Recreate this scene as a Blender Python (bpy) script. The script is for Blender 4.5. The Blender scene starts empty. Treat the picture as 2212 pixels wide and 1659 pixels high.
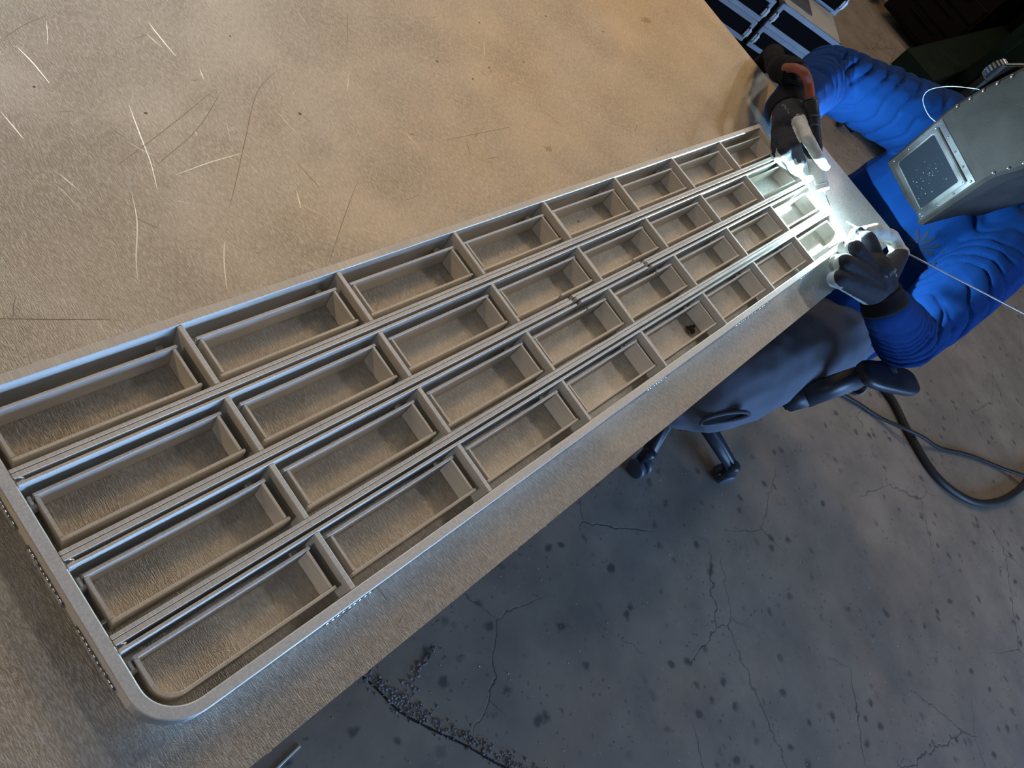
import bpy, bmesh, math, random
import numpy as np
from mathutils import Vector, Matrix, noise
PI = math.pi
random.seed(7)
scene = bpy.context.scene
COL = scene.collection

# ---------------------------------------------------------------- camera
S = 0.07                    # one row pitch of the grille in metres
TABLE_Z = 0.80
cam_d = bpy.data.cameras.new('camera')
cam = bpy.data.objects.new('camera', cam_d)
COL.objects.link(cam)
cam_d.sensor_fit = 'HORIZONTAL'
cam_d.sensor_width = 36.0
cam_d.lens = 36.0 * 1530.0 / 2212.0
cam_d.clip_start = 0.02
cam_d.dof.use_dof = False
R = ((0.6556, -0.5794, 0.4843), (-0.3808, -0.8075, -0.4505), (0.6521, 0.1109, -0.7500))
cm = Matrix(((R[0][0], -R[1][0], -R[2][0]), (R[0][1], -R[1][1], -R[2][1]), (R[0][2], -R[1][2], -R[2][2]))).to_4x4()
cm.translation = (-0.0604988, -0.2709468, 1.4152791)
cam.matrix_world = cm
scene.camera = cam

# ---------------------------------------------------------------- world, exposure
w = bpy.data.worlds.new('world')
scene.world = w
w.use_nodes = True
w.node_tree.nodes['Background'].inputs['Color'].default_value = (0.62, 0.72, 0.9, 1)
w.node_tree.nodes['Background'].inputs['Strength'].default_value = 0.35
vs = scene.view_settings
vs.view_transform = 'Standard'
vs.look = 'None'
vs.gamma = 1.0
vs.use_curve_mapping = False
vs.exposure = 0.0
scene.cycles.max_bounces = 8
scene.cycles.diffuse_bounces = 3
scene.cycles.glossy_bounces = 5
scene.cycles.transmission_bounces = 2

ARC_P = (1.3566, -0.2030, 0.8403)
ARC_W = 24.0
LAMP_E = 6.0       # glow of the lamp glasses themselves
# workshop lamps and one added fill lamp: x, y, z, watts, colour
LAMPS = [(6.1, 2.35, 3.75, 38, (1.0, .60, .24)), (3.3, 1.85, 3.80, 52, (1.0, .61, .26)),
         (6.3, -.15, 3.75, 33, (1.0, .98, .96)), (3.9, -.12, 3.80, 31, (1.0, .98, .96)), (1.9, 3.6, 3.85, 84, (1.0, .95, .88)),
         (2.1, 1.3, 3.95, 9, (1.0, .84, .62)), (-5.2, 2.1, 3.75, 60, (1.0, .66, .32)), (-5.2, -.3, 3.75, 58, (.96, .97, 1.0))]  # the weak overhead one is an added fill to brighten the near cells
DOOR_E = 12.0       # daylight seen through the open roller door
WIN_E = 3.0        # daylight in the strip windows

# ---------------------------------------------------------------- helpers
def tag(o, label=None, cat=None, group=None, kind=None):
    if label: o['label'] = label
    if cat: o['category'] = cat
    if group: o['group'] = group
    if kind: o['kind'] = kind
    return o

def thing(name, label, cat, loc=(0, 0, 0), group=None):
    o = bpy.data.objects.new(name, None)
    o.empty_display_size = 0.05
    COL.objects.link(o)
    o.location = loc
    return tag(o, label, cat, group)

def link(name, me, mat, parent=None, smooth=False, kind=None, label=None):
    """Link a mesh whose vertices are in world space as one object below parent."""
    if parent is not None:
        off = Vector((0, 0, 0))
        p = parent
        while p is not None:
            off += p.location
            p = p.parent
        me.transform(Matrix.Translation(-off))
    if mat is not None:
        if len(me.materials) == 0:
            for m in (mat if isinstance(mat, (list, tuple)) else (mat,)):
                me.materials.append(m)
    if smooth:
        me.polygons.foreach_set('use_smooth', [True] * len(me.polygons))
    o = bpy.data.objects.new(name, me)
    COL.objects.link(o)
    o.parent = parent
    if kind: o['kind'] = kind
    if label: o['label'] = label
    return o

def fin(bm, name, mat, parent=None, smooth=False, kind=None, label=None):
    bmesh.ops.recalc_face_normals(bm, faces=bm.faces)
    me = bpy.data.meshes.new(name)
    bm.to_mesh(me)
    bm.free()
    return link(name, me, mat, parent, smooth, kind, label)

def hexa(bm, pts):
    """Box from 8 points: bottom ring of 4 then top ring of 4."""
    v = [bm.verts.new(p) for p in pts]
    for f in ((3, 2, 1, 0), (4, 5, 6, 7), (0, 1, 5, 4), (1, 2, 6, 5), (2, 3, 7, 6), (3, 0, 4, 7)):
        bm.faces.new([v[i] for i in f])
    return v

def box(bm, a, b, bev=0.0):
    (x0, y0, z0), (x1, y1, z1) = a, b
    x0, x1 = min(x0, x1), max(x0, x1); y0, y1 = min(y0, y1), max(y0, y1); z0, z1 = min(z0, z1), max(z0, z1)
    t = bmesh.new()
    hexa(t, [(x0, y0, z0), (x1, y0, z0), (x1, y1, z0), (x0, y1, z0), (x0, y0, z1), (x1, y0, z1), (x1, y1, z1), (x0, y1, z1)])
    if bev > 0:
        bmesh.ops.bevel(t, geom=list(t.edges), offset=bev, segments=1, affect='EDGES')
    merge(bm, t)

def obox(bm, c, ax, ay, az, sx, sy, sz, bev=0.0):
    """Oriented box centred at c with half sizes sx, sy, sz."""
    t = bmesh.new()
    c, ax, ay, az = Vector(c), Vector(ax).normalized(), Vector(ay).normalized(), Vector(az).normalized()
    P = []
    for k in (-1, 1):
        for i, j in ((-1, -1), (1, -1), (1, 1), (-1, 1)):
            P.append(c + ax * sx * i + ay * sy * j + az * sz * k)
    hexa(t, P)
    if bev > 0:
        bmesh.ops.recalc_face_normals(t, faces=t.faces)
        bmesh.ops.bevel(t, geom=list(t.edges), offset=bev, segments=2, affect='EDGES')
    merge(bm, t)

def merge(bm, t):
    me = bpy.data.meshes.new('tmp')
    t.to_mesh(me); t.free()
    bm.from_mesh(me)
    bpy.data.meshes.remove(me)

def frame_of(d):
    d = Vector(d).normalized()
    a = Vector((0, 0, 1)) if abs(d.z) < 0.9 else Vector((1, 0, 0))
    u = d.cross(a).normalized()
    return u, d.cross(u).normalized()

def catmull(P, n=8):
    P = [Vector(p) for p in P]
    Q = [P[0] * 2 - P[1]] + P + [P[-1] * 2 - P[-2]]
    out = []
    for i in range(1, len(Q) - 2):
        for k in range(n):
            t = k / n
            a, b, c, d = Q[i - 1], Q[i], Q[i + 1], Q[i + 2]
            out.append(0.5 * ((2 * b) + (c - a) * t + (2 * a - 5 * b + 4 * c - d) * t * t + (3 * b - a - 3 * c + d) * t ** 3))
    out.append(P[-1])
    return out

def tube(bm, P, r, seg=12, cap=True):
    """Tube through P; r is one radius or one per point."""
    P = [Vector(p) for p in P]
    rs = r if isinstance(r, (list, tuple)) else [r] * len(P)
    rings = []
    u = None
    for i, p in enumerate(P):
        d = (P[min(i + 1, len(P) - 1)] - P[max(i - 1, 0)]).normalized()
        if u is None:
            u, v = frame_of(d)
        else:
            u = (u - d * u.dot(d)).normalized()
            v = d.cross(u)
        rings.append([bm.verts.new(p + (u * math.cos(2 * PI * k / seg) + v * math.sin(2 * PI * k / seg)) * rs[i]) for k in range(seg)])
    for a, b in zip(rings, rings[1:]):
        for k in range(seg):
            bm.faces.new((a[k], a[(k + 1) % seg], b[(k + 1) % seg], b[k]))
    if cap:
        bm.faces.new(rings[0][::-1]); bm.faces.new(rings[-1])
    return rings

def lathe(bm, o, axis, prof, seg=24):
    """prof: list of (distance along axis, radius)."""
    o, axis = Vector(o), Vector(axis).normalized()
    u, v = frame_of(axis)
    rings = []
    for h, r in prof:
        rings.append([bm.verts.new(o + axis * h + (u * math.cos(2 * PI * k / seg) + v * math.sin(2 * PI * k / seg)) * max(r, 1e-5)) for k in range(seg)])
    for a, b in zip(rings, rings[1:]):
        for k in range(seg):
            bm.faces.new((a[k], a[(k + 1) % seg], b[(k + 1) % seg], b[k]))
    bm.faces.new(rings[0][::-1]); bm.faces.new(rings[-1])

def ball(bm, c, r, sub=2, sc=(1, 1, 1), rot=None):
    m = Matrix.Translation(c)
    if rot is not None: m = m @ rot.to_4x4()
    m = m @ Matrix.Diagonal((r * sc[0], r * sc[1], r * sc[2], 1))
    bmesh.ops.create_icosphere(bm, subdivisions=sub, radius=1.0, matrix=m)

def capsule(bm, a, b, ra, rb, seg=14):
    a, b = Vector(a), Vector(b)
    d = b - a
    L = d.length
    if L < 1e-6: return
    prof = []
    for k in range(5):
        t = -PI / 2 + PI / 2 * k / 5
        prof.append((math.sin(t) * ra, math.cos(t) * ra))
    prof.append((0, ra)); prof.append((L, rb))
    for k in range(1, 6):
        t = PI / 2 * k / 5
        prof.append((L + math.sin(t) * rb, math.cos(t) * rb))
    lathe(bm, a, d, prof, seg)

def blob(bm, voxel, smooth=2):
    """Union of closed shapes as one continuous voxel mesh; returns the mesh."""
    bmesh.ops.recalc_face_normals(bm, faces=bm.faces)
    me = bpy.data.meshes.new('raw'); bm.to_mesh(me); bm.free()
    o = bpy.data.objects.new('raw', me)
    COL.objects.link(o)
    m = o.modifiers.new('r', 'REMESH'); m.mode = 'VOXEL'; m.voxel_size = voxel; m.use_smooth_shade = True
    if smooth:
        s = o.modifiers.new('s', 'SMOOTH'); s.factor = 0.5; s.iterations = smooth
    dg = bpy.context.evaluated_depsgraph_get()
    out = bpy.data.meshes.new_from_object(o.evaluated_get(dg))
    bpy.data.objects.remove(o)
    bpy.data.meshes.remove(me)
    return out

# ---------------------------------------------------------------- materials
class NT:
    def __init__(s, name):
        s.m = bpy.data.materials.new(name); s.m.use_nodes = True
        s.t = s.m.node_tree; s.b = s.t.nodes['Principled BSDF']
        s.o = s.t.nodes['Material Output']
    def n(s, kind, **kw):
        x = s.t.nodes.new(kind)
        for k, v in kw.items(): setattr(x, k, v)
        return x
    def l(s, a, b): s.t.links.new(a, b)
    def set(s, **kw):
        for k, v in kw.items():
            s.b.inputs[k.replace('_', ' ')].default_value = v
        return s
    def coord(s, scale=(1, 1, 1), rot=(0, 0, 0), kind='Object'):
        c = s.n('ShaderNodeTexCoord'); m = s.n('ShaderNodeMapping')
        m.inputs['Scale'].default_value = scale; m.inputs['Rotation'].default_value = rot
        s.l(c.outputs[kind], m.inputs['Vector'])
        return m.outputs['Vector']
    def noise(s, vec, scale=5, detail=3, rough=0.5, dist=0.0):
        x = s.n('ShaderNodeTexNoise'); s.l(vec, x.inputs['Vector'])
        x.inputs['Scale'].default_value = scale; x.inputs['Detail'].default_value = detail
        x.inputs['Roughness'].default_value = rough; x.inputs['Distortion'].default_value = dist
        return x.outputs['Fac']
    def voro(s, vec, scale, feature='F1', rnd=1.0):
        x = s.n('ShaderNodeTexVoronoi'); x.feature = feature; s.l(vec, x.inputs['Vector'])
        x.inputs['Scale'].default_value = scale; x.inputs['Randomness'].default_value = rnd
        return x
    def ramp(s, fac, stops):
        x = s.n('ShaderNodeValToRGB'); s.l(fac, x.inputs['Fac'])
        e = x.color_ramp.elements
        while len(e) < len(stops): e.new(0.5)
        for el, (p, c) in zip(e, stops):
            el.position = p; el.color = (*c, 1) if len(c) == 3 else c
        return x.outputs['Color']
    def rng(s, fac, a, b, lo, hi):
        x = s.n('ShaderNodeMapRange'); s.l(fac, x.inputs['Value'])
        for k, v in zip(('From Min', 'From Max', 'To Min', 'To Max'), (a, b, lo, hi)): x.inputs[k].default_value = v
        return x.outputs['Result']
    def math(s, op, a, b=None, clamp=False):
        x = s.n('ShaderNodeMath'); x.operation = op; x.use_clamp = clamp
        for i, v in enumerate((a, b)):
            if v is None: continue
            if isinstance(v, (int, float)): x.inputs[i].default_value = v
            else: s.l(v, x.inputs[i])
        return x.outputs[0]
    def mix(s, fac, a, b):
        x = s.n('ShaderNodeMix'); x.data_type = 'RGBA'
        for i, v in ((0, fac), (6, a), (7, b)):
            if isinstance(v, (int, float)): x.inputs[i].default_value = v
            elif isinstance(v, tuple): x.inputs[i].default_value = (*v, 1)
            else: s.l(v, x.inputs[i])
        return x.outputs[2]
    def bump(s, h, strength=0.3, dist=0.001, normal=None):
        x = s.n('ShaderNodeBump'); s.l(h, x.inputs['Height'])
        x.inputs['Strength'].default_value = strength; x.inputs['Distance'].default_value = dist
        if normal is not None: s.l(normal, x.inputs['Normal'])
        return x.outputs['Normal']

def plain(name, col, rough=0.5, metal=0.0, bump=0.0, bscale=200, spec=0.5, var=0.0, coat=0.0):
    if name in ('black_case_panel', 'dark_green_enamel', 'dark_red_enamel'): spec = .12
    t = NT(name).set(Base_Color=(*col, 1), Roughness=rough, Metallic=metal, Specular_IOR_Level=spec)
    v = t.coord()
    if var:
        f = t.noise(v, 14, 4)
        t.l(t.mix(t.rng(f, .3, .7, 0, 1), tuple(c * (1 - var) for c in col), tuple(min(1, c * (1 + var)) for c in col)), t.b.inputs['Base Color'])
        t.l(t.rng(f, .3, .7, max(.05, rough - .08), min(1, rough + .08)), t.b.inputs['Roughness'])
    if bump:
        t.l(t.bump(t.noise(v, bscale, 4), bump, 0.001), t.b.inputs['Normal'])
    if coat: t.set(Coat_Weight=coat)
    return t.m

def glow(name, col, e):
    t = NT(name).set(Base_Color=(*col, 1), Roughness=0.6)
    t.set(Emission_Color=(*col, 1), Emission_Strength=e)
    return t.m

def mat_table():
    t = NT('scratched_aluminium_plate').set(Metallic=1.0)
    big = t.noise(t.coord(), 2.6, 3, .5)
    blot = t.noise(t.coord(), 9, 4, .55)
    # sanding marks in three directions that take turns over the plate
    a = t.noise(t.coord((1050, 170, 1), (0, 0, .22)), 1.0, 3, .6)
    b = t.noise(t.coord((1050, 170, 1), (0, 0, -.38)), 1.0, 3, .6)
    c = t.noise(t.coord((1050, 170, 1), (0, 0, 1.0)), 1.0, 3, .6)
    m1 = t.rng(t.noise(t.coord(), 3.1, 2), .42, .58, 0, 1)
    m2 = t.rng(t.noise(t.coord((1, 1, 1), (0, 0, 1)), 4.3, 2), .45, .6, 0, 1)
    gr = t.mix(m2, t.mix(m1, a, b), c)
    iso = t.noise(t.coord(), 900, 2, .6)
    h = t.math('ADD', t.math('MULTIPLY', gr, 1.0), t.math('MULTIPLY', iso, .55))
    t.l(t.bump(h, .9, .0010), t.b.inputs['Normal'])
    t.l(t.math('ADD', t.rng(big, .32, .68, .34, .52), t.rng(gr, .35, .65, -.05, .05)), t.b.inputs['Roughness'])
    # small dark pits and smudges
    vo = t.voro(t.coord(), 24)
    pit = t.math('MULTIPLY', t.math('LESS_THAN', vo.outputs['Distance'], .05), t.math('GREATER_THAN', t.noise(t.coord(), 7, 2), .53))
    base = t.mix(t.rng(blot, .35, .7, 0, 1), (.64, .595, .525), (.50, .455, .39))
    base = t.mix(t.rng(gr, .44, .64, 0, .75), base, (.95, .93, .90))
    base = t.mix(t.math('MULTIPLY', pit, .85), base, (.10, .085, .07))
    t.l(base, t.b.inputs['Base Color'])
    return t.m

def mat_bar(name, along, base=(.97, .93, .86), rough=.50):
    """Mill-finish flat bar: lines across the top edge, lines along the sides."""
    t = NT(name).set(Metallic=.88, Anisotropic=.9)
    g = t.n('ShaderNodeNewGeometry')
    sep = t.n('ShaderNodeSeparateXYZ'); t.l(g.outputs['Normal'], sep.inputs[0])
    top = t.rng(t.math('ABSOLUTE', sep.outputs['Z']), .5, .8, 0, 1)
    if along == 'x':
        nt = t.noise(t.coord((900, 40, 40)), 1.0, 3, .6); ns = t.noise(t.coord((25, 1, 900)), 1.0, 3, .6); tt = (1, 0, 0)
    elif along == 'y':
        nt = t.noise(t.coord((40, 900, 40)), 1.0, 3, .6); ns = t.noise(t.coord((1, 25, 900)), 1.0, 3, .6); tt = (0, 1, 0)
    else:
        nt = t.noise(t.coord((500, 500, 40)), 1.0, 3, .6); ns = t.noise(t.coord((30, 30, 800)), 1.0, 3, .6); tt = (0, 1, 0)
    f = t.mix(top, ns, nt)
    tv = t.mix(top, (0, 0, 1), tt)
    t.l(tv, t.b.inputs['Tangent'])
    t.l(t.rng(top, 0, 1, .9, .35), t.b.inputs['Anisotropic'])
    blot = t.noise(t.coord(), 16, 3)
    t.l(t.bump(f, .25, .0004), t.b.inputs['Normal'])
    t.l(t.math('ADD', t.math('ADD', t.rng(blot, .3, .7, rough - .05, rough + .07), t.rng(f, .3, .7, -.04, .04)), t.math('MULTIPLY', top, .22)), t.b.inputs['Roughness'])
    d = tuple(c * .86 for c in base)
    t.l(t.mix(t.rng(f, .35, .65, 0, 1), d, base), t.b.inputs['Base Color'])
    return t.m

def mat_floor():
    t = NT('worn_concrete')
    v = t.coord()
    big = t.noise(v, 1.1, 4, .55); mid = t.noise(v, 6, 5, .6); fine = t.noise(v, 90, 4, .6)
    c = t.mix(t.rng(big, .35, .68, 0, 1), (.245, .208, .172), (.345, .298, .245))
    c = t.mix(t.rng(mid, .38, .66, 0, .6), c, (.158, .138, .118))
    # soft-edged dark spots of oil and grime
    wv = t.n('ShaderNodeVectorMath'); wv.operation = 'ADD'
    nz = t.n('ShaderNodeTexNoise'); nz.inputs['Scale'].default_value = 30; nz.inputs['Detail'].default_value = 3
    t.l(v, nz.inputs['Vector'])
    sc = t.n('ShaderNodeVectorMath'); sc.operation = 'SCALE'; sc.inputs['Scale'].default_value = .03
    t.l(nz.outputs['Color'], sc.inputs[0]); t.l(v, wv.inputs[0]); t.l(sc.outputs[0], wv.inputs[1])
    sp = t.voro(wv.outputs[0], 17)
    spot = t.math('MULTIPLY', t.rng(sp.outputs['Distance'], .10, .25, 1, 0), t.rng(t.noise(v, 5, 3), .38, .52, 0, 1))
    c = t.mix(t.math('MULTIPLY', spot, .75), c, (.045, .045, .052))
    sp2 = t.voro(wv.outputs[0], 46)
    spot2 = t.math('MULTIPLY', t.rng(sp2.outputs['Distance'], .10, .22, 1, 0), t.rng(t.noise(v, 9, 2), .42, .55, 0, 1))
    c = t.mix(t.math('MULTIPLY', spot2, .55), c, (.05, .05, .056))
    # hairline cracks
    cr = t.voro(wv.outputs[0], 2.3, 'DISTANCE_TO_EDGE')
    crack = t.math('MULTIPLY', t.rng(cr.outputs['Distance'], .0, .006, 1, 0), t.rng(t.noise(v, 2.2, 2), .5, .58, 0, 1))
    c = t.mix(t.math('MULTIPLY', crack, .7), c, (.035, .033, .033))
    # pale grit
    gt = t.voro(v, 60)
    grit = t.math('MULTIPLY', t.math('LESS_THAN', gt.outputs['Distance'], .075), t.math('GREATER_THAN', t.noise(v, 11, 2), .60))
    c = t.mix(grit, c, (.42, .41, .40))
    t.l(c, t.b.inputs['Base Color'])
    t.l(t.rng(mid, .3, .7, .42, .68), t.b.inputs['Roughness'])
    hh = t.math('SUBTRACT', t.math('ADD', t.math('MULTIPLY', fine, .35), t.math('MULTIPLY', mid, .8)), t.math('MULTIPLY', crack, .8))
    t.l(t.bump(hh, .35, .004), t.b.inputs['Normal'])
    return t.m

def mat_cloth(name, col, scale=1500, rough=.9, fuzz=.0):
    t = NT(name).set(Roughness=rough, Specular_IOR_Level=.2, Sheen_Weight=fuzz, Sheen_Roughness=.5)
    v = t.coord()
    f = t.noise(v, 9, 4)
    t.l(t.mix(t.rng(f, .3, .7, 0, 1), tuple(c * .88 for c in col), col), t.b.inputs['Base Color'])
    t.l(t.bump(t.math('ADD', t.noise(v, scale, 2), t.math('MULTIPLY', t.noise(v, 60, 4), 1.6)), .25, .0015), t.b.inputs['Normal'])
    return t.m

def mat_glove():
    t = NT('knit_and_dipped_glove')
    a = t.n('ShaderNodeAttribute'); a.attribute_name = 'dip'
    v = t.coord()
    e = t.math('ADD', a.outputs['Fac'], t.math('MULTIPLY', t.math('SUBTRACT', t.noise(v, 160, 3), .5), .35))
    m = t.rng(e, .46, .54, 0, 1)
    knit = t.n('ShaderNodeTexWave'); t.l(t.coord((1, 1, 1), (.3, .2, .8)), knit.inputs['Vector'])
    knit.inputs['Scale'].default_value = 260; knit.inputs['Distortion'].default_value = 1.0
    kc = t.mix(t.math('MULTIPLY', knit.outputs['Fac'], .8), (.006, .0066, .013), (.024, .025, .044))
    dirt = t.rng(t.noise(v, 45, 4), .40, .72, 0, .75)
    wc = t.mix(dirt, (.72, .74, .70), (.36, .33, .28))
    t.l(t.mix(m, kc, wc), t.b.inputs['Base Color'])
    t.l(t.rng(m, 0, 1, .75, .5), t.b.inputs['Roughness'])
    h = t.mix(m, knit.outputs['Fac'], t.noise(v, 220, 3))
    t.l(t.bump(h, .35, .0012), t.b.inputs['Normal'])
    return t.m

MT = dict(
    table=mat_table(),
    barx=mat_bar('milled_flat_bar', 'x'),
    bary=mat_bar('milled_cross_bar', 'y', (.92, .885, .82)),
    frame=mat_bar('milled_frame_bar', 'c', (.94, .905, .84)),
    strip=mat_bar('thin_milled_strip', 'x', (.97, .92, .84), .48),
    stripy=mat_bar('thin_milled_cross_strip', 'y', (.95, .91, .84), .48),
    weld=plain('weld_metal', (.78, .80, .80), .22, 1.0, .3, 300),
    scratch_light=plain('bright_scratch', (.95, .93, .88), .42, 1.0),
    scratch_dark=plain('dark_scratch', (.30, .25, .20), .5, 1.0),
    floor=mat_floor(),
    steel=plain('painted_steel', (.05, .055, .06), .5, .0, .1, 90, var=.2),
    wall=plain('shop_wall_paint', (.16, .145, .12), .8, 0, .1, 30, var=.15),
    ceil=plain('shop_ceiling', (.12, .108, .088), .85, 0, .1, 30, var=.15),
    shirt=mat_cloth('royal_blue_cotton', (.0004, .037, .185)),
    jeans=mat_cloth('grey_blue_work_cloth', (.155, .175, .225), 1200),
    skin=plain('skin', (.55, .35, .25), .5, 0, .1, 300),
    glove=mat_glove(),
    cuff=mat_cloth('black_knit_cuff', (.016, .016, .02), 700),
    print_=plain('pale_print', (.35, .37, .42), .6),
    emblem=plain('dark_print', (.008, .022, .06), .8),
    shell=plain('brown_black_fibre_shell', (.040, .036, .034), .66, 0, .7, 240, .22, .3),
    tin=plain('worn_tin', (.55, .56, .56), .38, 1.0, .15, 120, var=.15),
    lens=plain('smoked_lens', (.020, .026, .036), .16, 0, 0, 1, .5),
    spat=plain('pale_spatter', (.40, .46, .54), .4),
    rivet=plain('steel_rivet', (.33, .32, .31), .4, 1.0),
    black=plain('black_plastic', (.018, .020, .026), .42, 0, .2, 250, var=.2),
    rubber=plain('black_rubber', (.014, .013, .013), .6, 0, .25, 160, var=.2),
    fuzzy=mat_cloth('black_hose_cover', (.010, .010, .012), 500),
    hose=plain('dusty_red_hose', (.30, .075, .045), .6, 0, .3, 150, var=.3),
    cup=plain('pink_ceramic', (.78, .70, .68), .35, 0, .1, 200),
    tungsten=plain('tungsten', (.45, .45, .48), .3, 1.0),
    rod=plain('aluminium_wire', (.82, .80, .78), .3, 1.0, .1, 300),
    chair=plain('blue_black_plastic', (.030, .036, .052), .40, 0, .15, 200, var=.2),
    fabric=mat_cloth('black_seat_fabric', (.015, .016, .02), 800),
    wheel=plain('grey_blue_caster', (.075, .095, .13), .4, 0, .1, 150),
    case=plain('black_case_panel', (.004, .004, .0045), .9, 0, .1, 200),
    rail=plain('silver_case_edge', (.27, .285, .315), .42, .8, .1, 120, var=.1),
    lid=plain('pale_case_top', (.36, .345, .31), .6, 0, .1, 60, var=.12),
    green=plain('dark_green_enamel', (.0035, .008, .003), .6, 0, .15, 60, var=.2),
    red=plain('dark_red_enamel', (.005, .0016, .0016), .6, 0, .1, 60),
    yellow=plain('yellow_paint', (.55, .36, .02), .5),
    wire=plain('clear_wire', (.55, .62, .68), .3, 0),
    cream=plain('cream_card', (.30, .27, .23), .7, var=.1),
    housing=plain('lamp_housing', (.35, .35, .34), .4, .8),
    lamp=glow('warm_lamp_glass', (1.0, .77, .45), LAMP_E),
    day=glow('daylight_pane', (.30, .55, 1.0), DOOR_E),
    sky=glow('bright_sky_pane', (.95, .97, 1.0), WIN_E),
    arc=glow('welding_arc', (.8, .95, 1.0), 60.0),
)

# ---------------------------------------------------------------- room
def struct(name, a, b, m):
    bm = bmesh.new(); box(bm, a, b)
    return tag(fin(bm, name, m), kind='structure')
X0, X1, Y0, Y1, ZC = -9.0, 13.0, -6.0, 7.0, 4.6
bm = bmesh.new(); box(bm, (X0, Y0, -.12), (X1, Y1, 0))
floor = tag(fin(bm, 'floor', MT['floor']), kind='structure')
struct('ceiling', (X0, Y0, ZC), (X1, Y1, ZC + .1), MT['ceil'])
struct('wall_back', (X1, Y0, 0), (X1 + .1, Y1, ZC), MT['wall'])
struct('wall_front', (X0 - .1, Y0, 0), (X0, Y1, ZC), MT['wall'])
bm = bmesh.new()
box(bm, (X0, Y1, 0), (X1, Y1 + .1, 2.3)); box(bm, (X0, Y1, 3.9), (X1, Y1 + .1, ZC))
box(bm, (X0, Y1, 2.3), (.2, Y1 + .1, 3.9)); box(bm, (4.6, Y1, 2.3), (X1, Y1 + .1, 3.9))
tag(fin(bm, 'wall_left', MT['wall']), kind='structure')
bm = bmesh.new()
box(bm, (X0, Y0 - .1, 3.2), (X1, Y0, ZC)); box(bm, (X0, Y0 - .1, 0), (.1, Y0, 3.2)); box(bm, (3.3, Y0 - .1, 0), (X1, Y0, 3.2))
tag(fin(bm, 'wall_right', MT['wall']), kind='structure')
# strip window in the left wall, daylight behind the panes
win = thing('window_1', None, None, (2.4, Y1, 2.3)); win['kind'] = 'structure'
bm = bmesh.new()
for x in (.2, 1.3, 2.4, 3.5, 4.6): box(bm, (x - .03, Y1 - .02, 2.3), (x + .03, Y1 + .08, 3.9))
box(bm, (.2, Y1 - .02, 2.27), (4.6, Y1 + .08, 2.33)); box(bm, (.2, Y1 - .02, 3.87), (4.6, Y1 + .08, 3.93))
fin(bm, 'window_frame', MT['housing'], win)
for i in range(4):
    bm = bmesh.new(); box(bm, (.23 + 1.1 * i, Y1 + .03, 2.33), (1.27 + 1.1 * i, Y1 + .04, 3.87))
    fin(bm, 'pane', MT['sky'], win)
# open roller door in the right wall
dr = thing('door_1', None, None, (1.7, Y0, 0)); dr['kind'] = 'structure'
bm = bmesh.new()
box(bm, (.1, Y0 - .08, 0), (.16, Y0 + .02, 3.2)); box(bm, (3.24, Y0 - .08, 0), (3.3, Y0 + .02, 3.2)); box(bm, (.1, Y0 - .08, 3.1), (3.3, Y0 + .02, 3.2))
fin(bm, 'door_frame', MT['steel'], dr)
bm = bmesh.new(); box(bm, (.16, Y0 - .09, .02), (3.24, Y0 - .08, 3.1))
fin(bm, 'pane', MT['day'], dr)

# lamps under the ceiling
def high_bay(x, y, z, watts, col, label, r=.30):
    t = thing('ceiling_lamp', label, 'lamp', (x, y, z), 'workshop lamps')
    bm = bmesh.new(); lathe(bm, (x, y, z + .12), (0, 0, 1), [(0, r), (.01, r + .01), (.10, .2), (.2, .09), (.26, .05), (ZC - z - .12, .012)], 28)
    fin(bm, 'lamp_shade', MT['housing'], t, True)
    bm = bmesh.new(); lathe(bm, (x, y, z + .08), (0, 0, 1), [(0, r * .3), (.03, r * .5), (.04, r * .5)], 16)
    fin(bm, 'lamp_glass', MT['lamp'], t)
    d = bpy.data.lights.new('lamp_light', 'POINT'); d.energy = watts; d.color = col; d.shadow_soft_size = .15
    o = bpy.data.objects.new('lamp_light', d); COL.objects.link(o); o.parent = t; o.location = (0, 0, -.10)
for L, lab in zip(LAMPS, ('warm lamp of the left row, farther one beyond the table end', 'warm lamp of the left row, nearer to the table end',
                          'white lamp in line with the grille, farther one beyond the table end', 'white lamp in line with the grille, nearer to the table end', 'white lamp high over the left side, by the window wall',
                          'added pale warm fill lamp high over the near end of the table', 'warm lamp behind the camera, left of the table', 'white lamp behind the camera, in line with the grille')):
    high_bay(*L, lab)

# ---------------------------------------------------------------- welding table
def G(u, v, z):
    """grille units (row pitch = 1, z = 0 on top of the frame) to metres"""
    return Vector((u * S, v * S, TABLE_Z + (z + .5) * S))
TX1, TY0 = 23.46 * S, -4.71 * S
TX0, TY1 = -1.0, 1.25
table = thing('welding_table', 'large scratched bare aluminium welding table under the grille', 'table', (.3, .4, 0))
bm = bmesh.new()
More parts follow.
